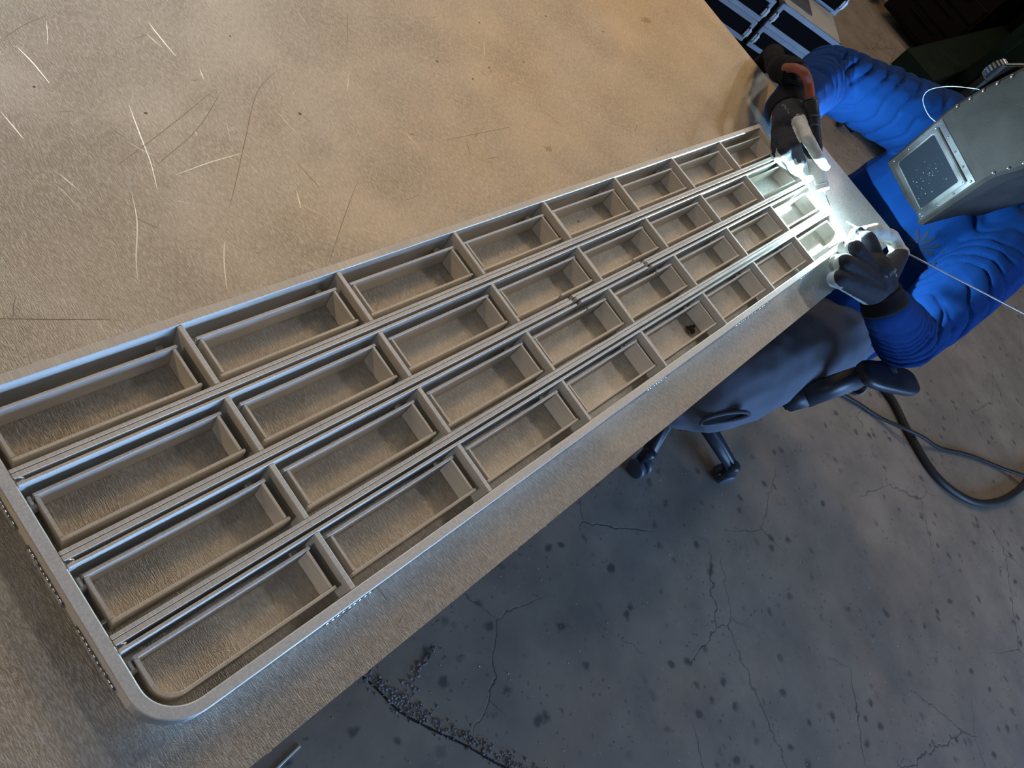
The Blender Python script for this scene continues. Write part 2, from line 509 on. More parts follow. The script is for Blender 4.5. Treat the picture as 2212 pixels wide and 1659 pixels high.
# plate outline with small nicks on the near edge
edge = [(TX0, TY0)]
x = TX0
while x < TX1 - .06:
    x += random.uniform(.03, .11)
    n = random.choice((0, 0, 0, .0012, -.0008))
    edge += [(x - .003, TY0), (x, TY0 + n), (x + .003, TY0)]
edge += [(TX1, TY0), (TX1, TY1), (TX0, TY1)]
top = [bm.verts.new((a, b, TABLE_Z)) for a, b in edge]
bot = [bm.verts.new((a, b, TABLE_Z - .010)) for a, b in edge]
bm.faces.new(top); bm.faces.new(bot[::-1])
for i in range(len(edge)):
    j = (i + 1) % len(edge)
    bm.faces.new((top[j], top[i], bot[i], bot[j]))
fin(bm, 'table_top', MT['table'], table)
bm = bmesh.new()
for a, b in (((TX0 + .08, TY0 + .09), (TX1 - .1, TY0 + .13)), ((TX0 + .08, TY1 - .13), (TX1 - .1, TY1 - .09)),
             ((TX0 + .08, TY0 + .13), (TX0 + .12, TY1 - .13)), ((TX1 - .14, TY0 + .13), (TX1 - .1, TY1 - .13))):
    box(bm, (*a, TABLE_Z - .07), (*b, TABLE_Z - .010), .003)
fin(bm, 'table_frame', MT['steel'], table)
for a in (TX0 + .08, TX0 + .9):
    for b in (TY0 + .09, TY1 - .15):
        bm = bmesh.new(); box(bm, (a, b, 0.01), (a + .06, b + .06, TABLE_Z - .07), .004); box(bm, (a - .02, b - .02, 0), (a + .08, b + .08, .01))
        fin(bm, 'leg', MT['steel'], table)
for b in (TY1 - .15,):
    bm = bmesh.new(); box(bm, (TX1 - .2, b, 0.01), (TX1 - .14, b + .06, TABLE_Z - .07), .004); box(bm, (TX1 - .22, b - .02, 0), (TX1 - .12, b + .08, .01))
    fin(bm, 'leg', MT['steel'], table)

# long single scratches lying in the plate (ribbons a tenth of a millimetre proud)
def ribbon(bm, P, w_):
    Q = catmull([(p[0], p[1], TABLE_Z + .00012) for p in P], 8)
    L = []
    for i, p in enumerate(Q):
        d = (Q[min(i + 1, len(Q) - 1)] - Q[max(i - 1, 0)]); d.z = 0; d.normalize()
        n = Vector((-d.y, d.x, 0)); k = w_ * math.sin(PI * (i + .3) / (len(Q) + .6)) ** .5
        L.append((bm.verts.new(p + n * k), bm.verts.new(p - n * k)))
    for a, b in zip(L, L[1:]): bm.faces.new((a[0], a[1], b[1], b[0]))
LIGHT = [
    [(0.3476, 0.3862), (0.3490, 0.3638), (0.3519, 0.3345)],
    [(0.2033, 0.3635), (0.2079, 0.3417), (0.2107, 0.3141)],
    [(0.2698, 0.2775), (0.2616, 0.2414), (0.2534, 0.2032), (0.2427, 0.1697)],
    [(0.2187, 0.1731), (0.2065, 0.1391), (0.1857, 0.1009), (0.1764, 0.0796)],
    [(0.2725, 0.0954), (0.2591, 0.0732), (0.2448, 0.0434)],
    [(0.8430, 0.3139), (0.8225, 0.2871)],
    [(0.2689, 0.1825), (0.3084, 0.1894), (0.3520, 0.1939)],
    [(0.3170, 0.2326), (0.3162, 0.2256)],
    [(0.3687, 0.3133), (0.3648, 0.2985)],
    [(-0.0338, -0.1394), (-0.0194, -0.1398), (-0.0040, -0.1393)],
    [(0.5499, 0.3961), (0.5491, 0.3815), (0.5490, 0.3701)],
    [(0.5567, 0.2827), (0.5467, 0.2681), (0.5375, 0.2569)],
    [(-0.0039, -0.1848), (0.0075, -0.1844)],
    [(0.3821, 0.1335), (0.3728, 0.1095)],
    [(0.1553, 0.2874), (0.1578, 0.2672), (0.1591, 0.2528)]]
DARK = [
    [(0.3706, 0.2839), (0.2974, 0.2441), (0.2198, 0.2050)],
    [(0.3752, 0.2791), (0.3200, 0.2333), (0.2584, 0.1990)],
    [(0.4632, 0.3019), (0.4163, 0.2717), (0.3651, 0.2112), (0.3243, 0.1613), (0.2981, 0.1304)],
    [(0.4672, 0.1292), (0.4175, 0.0867), (0.3607, 0.0354)],
    [(0.1970, 0.3744), (0.2215, 0.3898), (0.2489, 0.4021)],
    [(0.2382, 0.2502), (0.2438, 0.2388)],
    [(0.2081, 0.1431), (0.2217, 0.1259)],
    [(0.2048, -0.2777), (0.2053, -0.2919)],
    [(0.6983, 0.2170), (0.7071, 0.2069)],
    [(0.6668, 0.1462), (0.6548, 0.1239)],
    [(0.6247, 0.3839), (0.5924, 0.3357)],
    [(0.6309, 0.1551), (0.7627, 0.1532)],
    [(0.0635, 0.0804), (0.0927, 0.0677), (0.1371, 0.0498)],
    [(0.2094, -0.3114), (0.2029, -0.3142)],
    [(0.4046, 0.1687), (0.4107, 0.1295)]]
bm = bmesh.new()
for P in LIGHT: ribbon(bm, P, .00055)
rng = random.Random(3)
for i in range(70):
    a = rng.uniform(-.1, 1.35); b = rng.uniform(.03, .7); th = rng.gauss(-1.5, .5); L = rng.uniform(.006, .05)
    ribbon(bm, [(a, b), (a + math.cos(th) * L / 2, b + math.sin(th) * L / 2 + rng.uniform(-.002, .002)), (a + math.cos(th) * L, b + math.sin(th) * L)], rng.uniform(.00018, .0004))
fin(bm, 'scratches', MT['scratch_light'], table, kind='stuff', label='pale scratches in the plate')
bm = bmesh.new()
for P in DARK: ribbon(bm, P, .0004)
for i in range(60):
    a = rng.uniform(-.1, 1.4); b = rng.uniform(-.32, .7); th = rng.uniform(0, PI); L = rng.uniform(.004, .03)
    ribbon(bm, [(a, b), (a + math.cos(th) * L / 2, b + math.sin(th) * L / 2 + rng.uniform(-.002, .002)), (a + math.cos(th) * L, b + math.sin(th) * L)], rng.uniform(.0002, .0006))
fin(bm, 'scratches', MT['scratch_dark'], table, kind='stuff', label='dark scratches in the plate')

# dark star-shaped stains soaked into the plate
bm = bmesh.new()
rs = random.Random(5)
for cx, cy, r0 in ((0.8078, 0.1019, 0.014), (1.3421, 0.3267, 0.026), (0.8095, 0.2555, 0.004), (0.1912, 0.2347, 0.006), (0.5868, 0.1744, 0.006)):
    n = 26; c0 = bm.verts.new((cx, cy, TABLE_Z + .0001)); ring = []
    for k in range(n):
        a = 2 * PI * k / n; r = r0 * (rs.uniform(.25, .55) if k % 3 else rs.uniform(.6, 1.25))
        ring.append(bm.verts.new((cx + r * math.cos(a), cy + r * .6 * math.sin(a), TABLE_Z + .0001)))
    for k in range(n): bm.faces.new((c0, ring[k], ring[(k + 1) % n]))
fin(bm, 'stain', plain('stained_plate', (.42, .37, .30), .5, 1.0), table, label='dark star-shaped stains')
bm = bmesh.new()
for k in range(9):
    ball(bm, (0.8130 + rs.gauss(0, .0035), -0.2415 + rs.gauss(0, .0028), TABLE_Z + .0028 + rs.random() * .003), rs.uniform(.0022, .0042), 1, (1, rs.uniform(.6, 1.3), .8))
tag(fin(bm, 'crumb', MT['rubber']), 'small black crumb on the table inside a cell of the nearest row', 'crumb')

# ---------------------------------------------------------------- the grille
grille = thing('grille', 'welded aluminium grille of four rows of open cells lying on the table', 'grille', G(9.7, -1.9, -.5))
U_END = 19.50           # outer face of the far end bar
W_ = .137               # thickness of the outer frame
V_T, V_B = .232, -3.95  # outer faces of the long sides
RC = .55
def sweep(bm, outer, inner, z0, z1, c=.012):
    """strip between two matching plan paths from z0 to z1 with small chamfers on top"""
    rings = []
    for (a, b) in zip(outer, inner):
        a, b = Vector(a), Vector(b)
        d = (b - a).normalized() * c
        rings.append([bm.verts.new(G(p.x, p.y, z)) for p, z in ((a, z0), (a, z1 - c), (a + d, z1), (b - d, z1), (b, z1 - c), (b, z0))])
    for p, q in zip(rings, rings[1:]):
        for k in range(6): bm.faces.new((p[k], p[(k + 1) % 6], q[(k + 1) % 6], q[k]))
    bm.faces.new(rings[0][::-1]); bm.faces.new(rings[-1])
def arc_pts(cx, cy, r, a0, a1, n=12):
    return [(cx + r * math.cos(a0 + (a1 - a0) * i / n), cy + r * math.sin(a0 + (a1 - a0) * i / n)) for i in range(n + 1)]
outer = [(0, V_T - W_)] + arc_pts(RC, V_B + RC, RC, PI, 1.5 * PI) + arc_pts(U_END - RC, V_B + RC, RC, 1.5 * PI, 2 * PI) + [(U_END, V_T - W_)]
inner = [(W_, V_T - W_)] + arc_pts(RC, V_B + RC, RC - W_, PI, 1.5 * PI) + arc_pts(U_END - RC, V_B + RC, RC - W_, 1.5 * PI, 2 * PI) + [(U_END - W_, V_T - W_)]
bm = bmesh.new(); sweep(bm, outer, inner, -.5, 0)
fin(bm, 'outer_frame', MT['frame'], grille)
bm = bmesh.new()
a, b = G(0, V_T - W_ + .003, -.5), G(U_END, V_T, 0)
box(bm, a, b, .0008)
fin(bm, 'top_bar', MT['barx'], grille)
def gbox(name, u0, u1, v0, v1, z0, z1, m, bev=.0005, parent=None, **k):
    bm = bmesh.new(); box(bm, G(u0, v0, z0), G(u1, v1, z1), bev)
    return fin(bm, name, m, parent or grille, **k)
UI0, UI1 = W_, U_END - W_
for r in (1, 2, 3):
    s = -(r - 1)
    for va, vb, sh in ((-.805, -.853, 0.0), (-.858, -.920, .05), (-.964, -1.006, .10)):
        if r == 2:
            c1, c2 = 8.60 + sh, 11.0 + sh
            segs = [(UI0 + .004, c1), (c1 + .13, c2), (c2 + .13, UI1 - .004)]
        else:
            segs = [(UI0 + .004, UI1 - .004)]
        for i, (a, b) in enumerate(segs):
            gbox('divider_bar', a, b, va + s + (.012 if i == 1 else 0), vb + s + (.012 if i == 1 else 0), -.48, 0, MT['barx'])
D = 2.41566
CR = {1: (V_T - W_ - .003, -.803), 2: (-1.008, -1.803), 3: (-2.008, -2.803), 4: (-3.008, V_B + W_ + .003)}
for r in (1, 2, 3, 4):
    for k in range(1, 8):
        gbox('crossbar', k * D, k * D + .072, CR[r][0], CR[r][1], -.46, -.004, MT['bary'], .0006)
TH = .042
for r in (1, 2, 3, 4):
    s = -(r - 1)
    vt = s - (.080 if r in (1, 4) else .104); vb = s - (.705 if r < 4 else .690)
    for c in range(8):
        ua = .225 if c == 0 else c * D + .072 + .118
        ub = U_END - .245 if c == 7 else (c + 1) * D - .118
        vb_ = vb + random.uniform(-.006, .006); vt_ = vt + random.uniform(-.006, .006)
        z1 = -.1 + random.uniform(-.006, .006)
        if r == 4 and c in (0, 7):
            # one bent strip runs round the rounded corner
            rc = .26
            if c == 0:
                o_ = [(ua, vt_ - TH - .002)] + arc_pts(ua + rc, vb_ + rc, rc, PI, 1.5 * PI, 10) + [(ub + .03, vb_)]
                i_ = [(ua + TH, vt_ - TH - .002)] + arc_pts(ua + rc, vb_ + rc, rc - TH, PI, 1.5 * PI, 10) + [(ub + .03, vb_ + TH)]
            else:
                o_ = [(ua - .03, vb_)] + arc_pts(ub - rc, vb_ + rc, rc, 1.5 * PI, 2 * PI, 10) + [(ub, vt_ - TH - .002)]
                i_ = [(ua - .03, vb_ + TH)] + arc_pts(ub - rc, vb_ + rc, rc - TH, 1.5 * PI, 2 * PI, 10) + [(ub - TH, vt_ - TH - .002)]
            bm = bmesh.new(); sweep(bm, o_, i_, -.5, z1, .006)
            fin(bm, 'curved_strip', MT['frame'], grille)
            gbox('long_strip', ua - (.0 if c == 0 else .03), ub + (.03 if c == 0 else 0), vt_, vt_ - TH, -.5, z1, MT['strip'])
            us = ub - TH if c == 0 else ua
            gbox('short_strip', us, us + TH, vt_ - TH - .003, vb_ + TH + .003, -.5, z1 - .004, MT['stripy'])
            continue
        e0, e1 = (.0 if c == 0 else .03), (.0 if c == 7 else .03)
        cut = {(2, 3): 8.52, (3, 3): 8.90, (2, 4): 10.92, (3, 4): 11.3}.get((r, c))
        for top_ in (True, False):
            v0 = vt_ if top_ else vb_ + TH
            if cut and ((r == 2 and not top_) or (r == 3 and top_)):
                gbox('long_strip', ua - e0, cut, v0, v0 - TH, -.5, z1, MT['strip'])
                gbox('long_strip', cut + .10, ub + e1, v0 + .006, v0 - TH + .006, -.5, z1 + .004, MT['strip'])
                gbox('tab', cut + .012, cut + .088, v0 + .008, v0 - TH + .008, -.45, z1 - .03, MT['weld'])
            else:
                gbox('long_strip', ua - e0, ub + e1, v0, v0 - TH, -.5, z1, MT['strip'])
        gbox('short_strip', ua, ua + TH, vt_ - TH - .003, vb_ + TH + .003, -.5, z1 - .004, MT['stripy'])
        gbox('short_strip', ub - TH, ub, vt_ - TH - .003, vb_ + TH + .003, -.5, z1 - .004, MT['stripy'])
# small tabs that tie the inner strips to the frame, dividers and crossbars
for r in (1, 2, 3, 4):
    s = -(r - 1)
    gbox('tab', UI0 + .002, .223, s - .19, s - .23, -.36, -.18, MT['bary'])
    gbox('tab', .17, .205, s - .10, s - .20, -.30, -.14, MT['bary'])
    if r in (3,): gbox('tab', UI0 + .002, .223, s - .60, s - .64, -.36, -.18, MT['weld'])
    for c in range(1, 8):
        u = c * D - .20
        if r > 1: gbox('tab', u - .04, u + .04, s - .008, s - .100, -.42, -.34, MT['bary'])
        else: gbox('tab', u - .04, u + .04, .09, -.076, -.42, -.34, MT['bary'])
# weld beads on the outside
def bead(pts, r, axis, name='weld_bead'):
    bm = bmesh.new()
    for p in pts:
        ball(bm, G(*p), r * S, 2, (.55, 1, 1) if axis == 'x' else (1, .45, 1))
    fin(bm, name, MT['weld'], grille, True)
for v0, v1 in ((-.78, -1.22), (-1.58, -2.2), (-2.56, -3.22)):
    n = 9
    bead([(-.004, v0 + (v1 - v0) * i / n + random.uniform(-.01, .01), -.40 + random.uniform(-.02, .02)) for i in range(n + 1)], .078, 'x')
for u0, u1 in ((2.1, 2.75), (9.3, 9.95), (13.0, 14.6), (16.6, 17.7)):
    n = int((u1 - u0) / .075)
    bead([(u0 + (u1 - u0) * i / n, V_B - .004, -.40 + random.uniform(-.02, .02)) for i in range(n + 1)], .06, 'y')
for v in (-.935, -1.94, -2.94):
    bm = bmesh.new(); ball(bm, G(.185, v - .0, -.03), .038 * S, 2, (1.5, .8, .6))
    fin(bm, 'weld_tack', MT['weld'], grille, True)
    bm = bmesh.new(); ball(bm, G(U_END - .15, v - .0, -.01), .05 * S, 2, (1.2, 1.6, .5))
    fin(bm, 'weld_tack', MT['weld'], grille, True)

# ---------------------------------------------------------------- person
person = thing('person', 'person in a blue long-sleeved shirt and work gloves bent over the grille, welding', 'person', (1.75, -.34, 0))
HEL = Vector((1.77, -.254, .893))
HN = Vector((-.8932, .3663, -.2609)).normalized()
HX = Vector((-.3583, -.9302, -.0795)); HX = (HX - HN * HX.dot(HN)).normalized()
HY = HN.cross(HX)
def H(x, y, n): return HEL + HX * x + HY * y + HN * n
HEAD = H(0, .045, -.125)
PEL = Vector((1.80, -.345, .55)); CHE = Vector((1.93, -.335, .80)); NECK = Vector((1.965, -.33, .90))
SR = Vector((1.945, -.175, .905)); ER = Vector((1.735, .062, .866)); WR = Vector((1.455, .010, .852))
SL = Vector((1.955, -.50, .875)); EL = Vector((1.555, -.520, .715)); WL_ = Vector((1.352, -.402, .812))
HR_ = Vector((1.74, -.24, .52)); KR = Vector((1.34, -.12, .52)); AR = Vector((1.36, -.10, .10)); TR_ = Vector((1.22, -.10, .045))
HL_ = Vector((1.74, -.43, .52)); KL = Vector((1.23, -.372, .462)); AL = Vector((1.20, -.20, .12)); TL_ = Vector((1.06, -.18, .045))
# body: one continuous figure under the clothes
bm = bmesh.new()
ball(bm, HEAD, .088, 3, (.95, .82, 1.2), Matrix((HN, HX, HY)).transposed())
ball(bm, HEAD + HN * .085 - HY * .015, .016, 2)
for sx in (-1, 1): ball(bm, HEAD + HX * .075 * sx - HN * .005, .022, 2, (.5, 1, 1.3))
ball(bm, HEAD + HN * .05 - HY * .075, .04, 2)
capsule(bm, HEAD - HY * .06 - HN * .02, NECK, .055, .06)
capsule(bm, NECK, CHE, .07, .12); capsule(bm, CHE, PEL, .12, .13)
for s_, e_, w2 in ((SR, ER, WR), (SL, EL, WL_)):
    capsule(bm, CHE + (s_ - CHE) * .4, s_, .07, .055); capsule(bm, s_, e_, .05, .040); capsule(bm, e_, w2, .038, .026)
for h_, k_, a_, t_ in ((HR_, KR, AR, TR_), (HL_, KL, AL, TL_)):
    capsule(bm, PEL, h_, .10, .09); capsule(bm, h_, k_, .075, .055); capsule(bm, k_, a_, .05, .035); capsule(bm, a_, t_, .035, .028)
link('body', blob(bm, .008, 3), MT['skin'], person, True)

def seg_param(P, a, b):
    a = np.array(a); d = np.array(b) - a; L = np.linalg.norm(d); d = d / L
    q = P - a; t = q @ d; rad = q - np.outer(t, d)
    return t / L, t, rad
def verts_of(me):
    n = len(me.vertices); co = np.empty(n * 3); me.vertices.foreach_get('co', co)
    no = np.empty(n * 3); me.vertices.foreach_get('normal', no)
    return co.reshape(-1, 3), no.reshape(-1, 3)
def wnoise(P, sc, off=0.0):
    return np.array([noise.noise(Vector((p[0] * sc + off, p[1] * sc, p[2] * sc))) for p in P])

# shirt
bm = bmesh.new()
capsule(bm, NECK + Vector((.0, 0, -.03)), CHE + Vector((0, 0, -.02)), .10, .150)
capsule(bm, CHE + Vector((-.02, .07, -.03)), PEL + Vector((-.01, .07, -.02)), .125, .145)
capsule(bm, CHE + Vector((-.02, -.07, -.03)), PEL + Vector((-.01, -.07, -.02)), .125, .145)
capsule(bm, CHE + Vector((-.03, 0, -.02)), PEL + Vector((-.03, 0, 0)), .135, .150)
capsule(bm, SR + Vector((.01, 0, -.01)), SL + Vector((.0, 0, -.01)), .085, .085)
capsule(bm, SR, SR.lerp(ER, .55), .088, .076); capsule(bm, SR.lerp(ER, .55), ER, .076, .064)
capsule(bm, ER, WR.lerp(ER, .5), .064, .060); capsule(bm, WR.lerp(ER, .5), WR.lerp(ER, .08), .060, .050)
capsule(bm, SL, SL.lerp(EL, .55), .092, .082); capsule(bm, SL.lerp(EL, .55), EL, .082, .066)
capsule(bm, EL, WL_.lerp(EL, .12), .064, .046)
me = blob(bm, .0052, 3)
P, N = verts_of(me)
disp = np.zeros(len(P))
wn = wnoise(P, 9); wn2 = wnoise(P, 22, 5)
wl = wnoise(P, 4, 9)
for a, b, r0, fr, slant, dirv, full in ((SR, ER, .09, 21, .060, (.3, .2, 1), 0), (ER, WR, .075, 34, .020, (1, .3, .5), 1), (SL, EL, .10, 20, .065, (-.2, .5, 1), 0), (EL, WL_, .08, 36, .022, (.6, .2, .8), 1)):
    tn, t, rad = seg_param(P, a, b)
    rr = np.linalg.norm(rad, axis=1)
    wgt = np.clip((r0 * 1.35 - rr) / (r0 * .3), 0, 1) * np.clip((tn + .08) / .15, 0, 1) * np.clip((1.12 - tn) / .12, 0, 1)
    dv = np.array(dirv, float); dv /= np.linalg.norm(dv)
    ax = np.array(Vector(b) - Vector(a)); ax /= np.linalg.norm(ax)
    dv -= ax * (dv @ ax); dv /= np.linalg.norm(dv)
    ang = (rad @ dv) / (rr + 1e-6)
    ph = fr * 2 * PI * (t + slant * ang + (.035 if full else .075) * wl + (.022 if full else .045) * wn + .008 * wn2)
    q = (ph / (2 * PI)) % 1.0
    fold = np.where(q < .76, .6 * np.sin(PI * q / .76) ** .45, -1.3 * np.sin(PI * (q - .76) / .24))   # broad rolls, narrow creases
    patch = np.clip(.15 + 1.5 * (wnoise(P, 6.5, 3 + 11 * full) + .18), 0, 1)
    close = np.clip(1.15 - tn * 1.3, .15, 1) if full else np.clip(.35 + tn * .9, .2, 1)
    disp += wgt * fold * (.0068 if full else .0100) * (.25 + .75 * patch) * close
tn, t, rad = seg_param(P, PEL, NECK)
tw = np.clip((.2 - np.linalg.norm(P - np.array(CHE) * .5 - np.array(PEL) * .5, axis=1)) / .1, 0, 1)
fold = np.sin(2 * PI * (P[:, 2] * 9 + P[:, 1] * 7 + wn * .8))
disp += tw * fold * .003 + .0035 * wn2 + .008 * wn * tw
P = P + N * disp[:, None]
me.vertices.foreach_set('co', P.ravel()); me.update()
shirt = link('shirt', me, MT['shirt'], person, True)
# print on the chest: a dark burst of rays and dashes, laid onto the cloth
from mathutils.bvhtree import BVHTree
tri = [tuple(p.vertices) for p in me.polygons]
off = Vector(person.location)
bvh = BVHTree.FromPolygons([Vector(v.co) + off for v in me.vertices], tri)
bm = bmesh.new()
EC = Vector((0, -.377, .778))
def emb(y, z):
    h = bvh.ray_cast(Vector((1.66, EC.y + y, EC.z + z + .013)), Vector((1, 0, -.12)).normalized(), 1.0)
    return None if h[0] is None else h[0] + h[1] * .0012
for ring, (ra, rb, n, wd) in enumerate(((.014, .042, 11, .0042), (.049, .058, 18, .0024), (.006, .018, 7, .003))):
    for i in range(n):
        th = 2 * PI * (i + .3 * ring) / n
        rA, rB = ra, rb * random.uniform(.86, 1.0)
        d = (math.cos(th), math.sin(th)); q = (-d[1], d[0])
        L = []
        for k in range(4):
            rr = rA + (rB - rA) * k / 3; ww = wd * (.5 + .5 * math.sin(PI * (k + .6) / 4))
            L.append((emb(d[0] * rr + q[0] * ww, d[1] * rr + q[1] * ww), emb(d[0] * rr - q[0] * ww, d[1] * rr - q[1] * ww)))
        if any(a is None or b is None for a, b in L): continue
        V = [(bm.verts.new(a), bm.verts.new(b)) for a, b in L]
        for a, b in zip(V, V[1:]): bm.faces.new((a[0], a[1], b[1], b[0]))
fin(bm, 'chest_print', MT['emblem'], shirt)

# trousers
bm = bmesh.new()
capsule(bm, PEL + Vector((0, .08, -.01)), PEL + Vector((0, -.08, -.01)), .135, .135)
for h_, k_, a_ in ((HR_, KR, AR), (HL_, KL, AL)):
    capsule(bm, h_, k_, .118, .090); capsule(bm, k_, a_ + Vector((0, 0, .06)), .086, .070)
me = blob(bm, .008, 3)
P, N = verts_of(me)
disp = .009 * wnoise(P, 9) + .004 * wnoise(P, 26)
disp += .003 * np.sin(2 * PI * (P[:, 0] * 8 + P[:, 1] * 5 + wnoise(P, 7) * .9))
me.vertices.foreach_set('co', (P + N * disp[:, None]).ravel()); me.update()
trousers = link('trousers', me, MT['jeans'], person, True)
# pocket mouth that stands open at the side of the thigh
tb = BVHTree.FromPolygons([Vector(v.co) + Vector(person.location) for v in trousers.data.vertices], [tuple(p.vertices) for p in trousers.data.polygons])
ro = Vector((-.0605, -.2709, 1.4153))
def on_trousers(dx, dy):
    d = (Matrix(R).transposed() @ Vector(((1566 + dx - 1106) / 1530, (903 + dy - 829.5) / 1530, 1))).normalized()
    h = tb.ray_cast(ro, d)
    return h[0], h[1]
pc, pn = on_trousers(0, 0)
ax = (on_trousers(12, -3)[0] - on_trousers(-12, 3)[0]).normalized()
up = pn.cross(ax).normalized()
pc = pc + pn * .003
bm = bmesh.new()
tube(bm, [pc + ax * .050 * math.cos(a) + up * .015 * math.sin(a) * (1.0 if math.sin(a) > 0 else .55) + pn * .005 * math.cos(a) for a in np.linspace(0, 2 * PI, 25)], .0045, 8, False)
fin(bm, 'pocket', MT['jeans'], trousers, True)
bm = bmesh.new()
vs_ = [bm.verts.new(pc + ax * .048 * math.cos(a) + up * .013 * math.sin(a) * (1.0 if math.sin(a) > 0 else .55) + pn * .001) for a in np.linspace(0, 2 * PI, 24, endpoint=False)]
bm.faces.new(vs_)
fin(bm, 'pocket_painted_shade', MT['fabric'], trousers)  # flat black disc, the shade inside the pocket mouth put in as colour
for nm, a_, t_ in (('shoe', AR, TR_), ('shoe', AL, TL_)):
    bm = bmesh.new(); capsule(bm, a_ + Vector((.03, 0, -.04)), t_ + Vector((-.02, 0, 0)), .052, .044); capsule(bm, a_ + Vector((0, 0, .04)), a_ + Vector((.02, 0, -.03)), .05, .05)
    me = blob(bm, .008, 2)
    link(nm, me, MT['rubber'], person, True)

# gloves: palm, five separate bent fingers, knit back and pale dipped palm and fingertips
def glove(wrist, palm, fingers, thumb, back, name, cuffdir):
    """fingers: list of chains of points from knuckle to tip with a base radius"""
    bm = bmesh.new()
    W = Vector(wrist); back = Vector(back).normalized()
    capsule(bm, W, W.lerp(Vector(palm), .7), .035, .040)
    for ch, r in fingers:
        K = Vector(ch[0])
        capsule(bm, W.lerp(K, .25), K, .030, r * 1.30)
        for a, b, i in zip(ch, ch[1:], range(9)):
            capsule(bm, a, b, r * (1.08 - .07 * i), r * (1.0 - .08 * i))
    ch, r = thumb
    capsule(bm, W.lerp(Vector(palm), .25), ch[0], .030, r * 1.25)
    for a, b, i in zip(ch, ch[1:], range(9)):
        capsule(bm, a, b, r * (1.12 - .08 * i), r * (1.0 - .06 * i))
    me = blob(bm, .0024, 3)
    P, N = verts_of(me)
    dip = np.zeros(len(P))
    dn = N @ np.array(back)
    dip += np.clip(.5 - dn * 1.6 - .35, -.4, .8)               # palm side
    tch = ([W.lerp(Vector(palm), .25)] + list(thumb[0]), thumb[1])
    for ch, r in fingers + [tch]:
        is_t = (ch, r) == tch
        best = np.full(len(P), 9.0); tt = np.zeros(len(P))
        n = len(ch) - 1
        for i in range(n):
            tn, t, rad = seg_param(P, ch[i], ch[i + 1])
            q = np.array(ch[i]) + np.outer(np.clip(tn, 0, 1), np.array(Vector(ch[i + 1]) - Vector(ch[i])))
            d = np.linalg.norm(P - q, axis=1)
            m = d < best
            best = np.where(m, d, best); tt = np.where(m, (i + np.clip(tn, 0, 1)) / n, tt)
        near = best < r * 1.5
        dip += np.where(near, np.clip((tt - (.10 if is_t else .24)) * 6, 0, 1), 0)
        dip += np.where(near, np.clip(.62 - dn, 0, .6) * 1.1, 0)  # between the fingers
    at = me.attributes.new('dip', 'FLOAT', 'POINT')
    at.data.foreach_set('value', np.clip(dip, 0, 1))
    disp = .0008 * wnoise(P, 90)
    me.vertices.foreach_set('co', (P + N * disp[:, None]).ravel()); me.update()
    g = link('glove', me, MT['glove'], person, True, label=name)
    bm = bmesh.new()
    cd = Vector(cuffdir)
    prof = [(.0, .036), (.006, .038), (.012, .0365), (.018, .039), (.026, .0385), (.034, .041), (.040, .0395)]
    lathe(bm, W - cd.normalized() * .004, cd, prof, 28)
    fin(bm, 'cuff', MT['cuff'], g, True)
    return g
# left hand closed round the filler rod
LW = (1.335, -.386, .826)
lf = [([(1.3291, -0.2918, 0.8680), (1.3381, -0.2719, 0.8600), (1.3636, -0.2715, 0.8450), (1.3943, -0.2841, 0.8340)], .0140),
      ([(1.2615, -0.2915, 0.8680), (1.2724, -0.2778, 0.8550), (1.2958, -0.2820, 0.8390), (1.3282, -0.2966, 0.8280)], .0142),
      ([(1.2161, -0.2996, 0.8600), (1.2262, -0.2903, 0.8470), (1.2489, -0.2945, 0.8320), (1.2804, -0.3089, 0.8220)], .0134),
      ([(1.1957, -0.3166, 0.8450), (1.2052, -0.3101, 0.8340), (1.2210, -0.3143, 0.8230), (1.2410, -0.3254, 0.8180)], .0122)]
lt = ([(1.4657, -0.3527, 0.8480), (1.4591, -0.3160, 0.8580), (1.4061, -0.2854, 0.8620), (1.3720, -0.2775, 0.8580)], .0140)
gl = glove(LW, (1.3069, -0.3276, 0.8500), lf, lt, (-.25, -.2, .95), 'left glove closed round the filler rod', Vector(LW) - Vector((1.325, -.325, .85)))
# right hand round the torch handle
RW = (1.440, .004, .862)
rf = [([(1.3800, -0.0660, 0.8760), (1.3662, -0.0992, 0.8700), (1.3768, -0.1175, 0.8540), (1.3762, -0.1268, 0.8380)], .0118),
      ([(1.3325, -0.0680, 0.8700), (1.3346, -0.0964, 0.8620), (1.3601, -0.1136, 0.8460), (1.3782, -0.1245, 0.8320)], .0118),
      ([(1.3170, -0.0662, 0.8580), (1.3336, -0.0906, 0.8480), (1.3611, -0.1080, 0.8340)], .0112),
      ([(1.3232, -0.0609, 0.8430), (1.3460, -0.0840, 0.8320), (1.3719, -0.1001, 0.8220)], .0104)]
rt = ([(1.3716, -0.0341, 0.8930), (1.3249, -0.0766, 0.9020), (1.3225, -0.1146, 0.8980), (1.3524, -0.1331, 0.8860)], .0108)
gr = glove(RW, (1.375, -.045, .868), rf, rt, (-.35, .2, .9), 'right glove holding the torch', Vector(RW) - Vector((1.375, -.045, .868)))
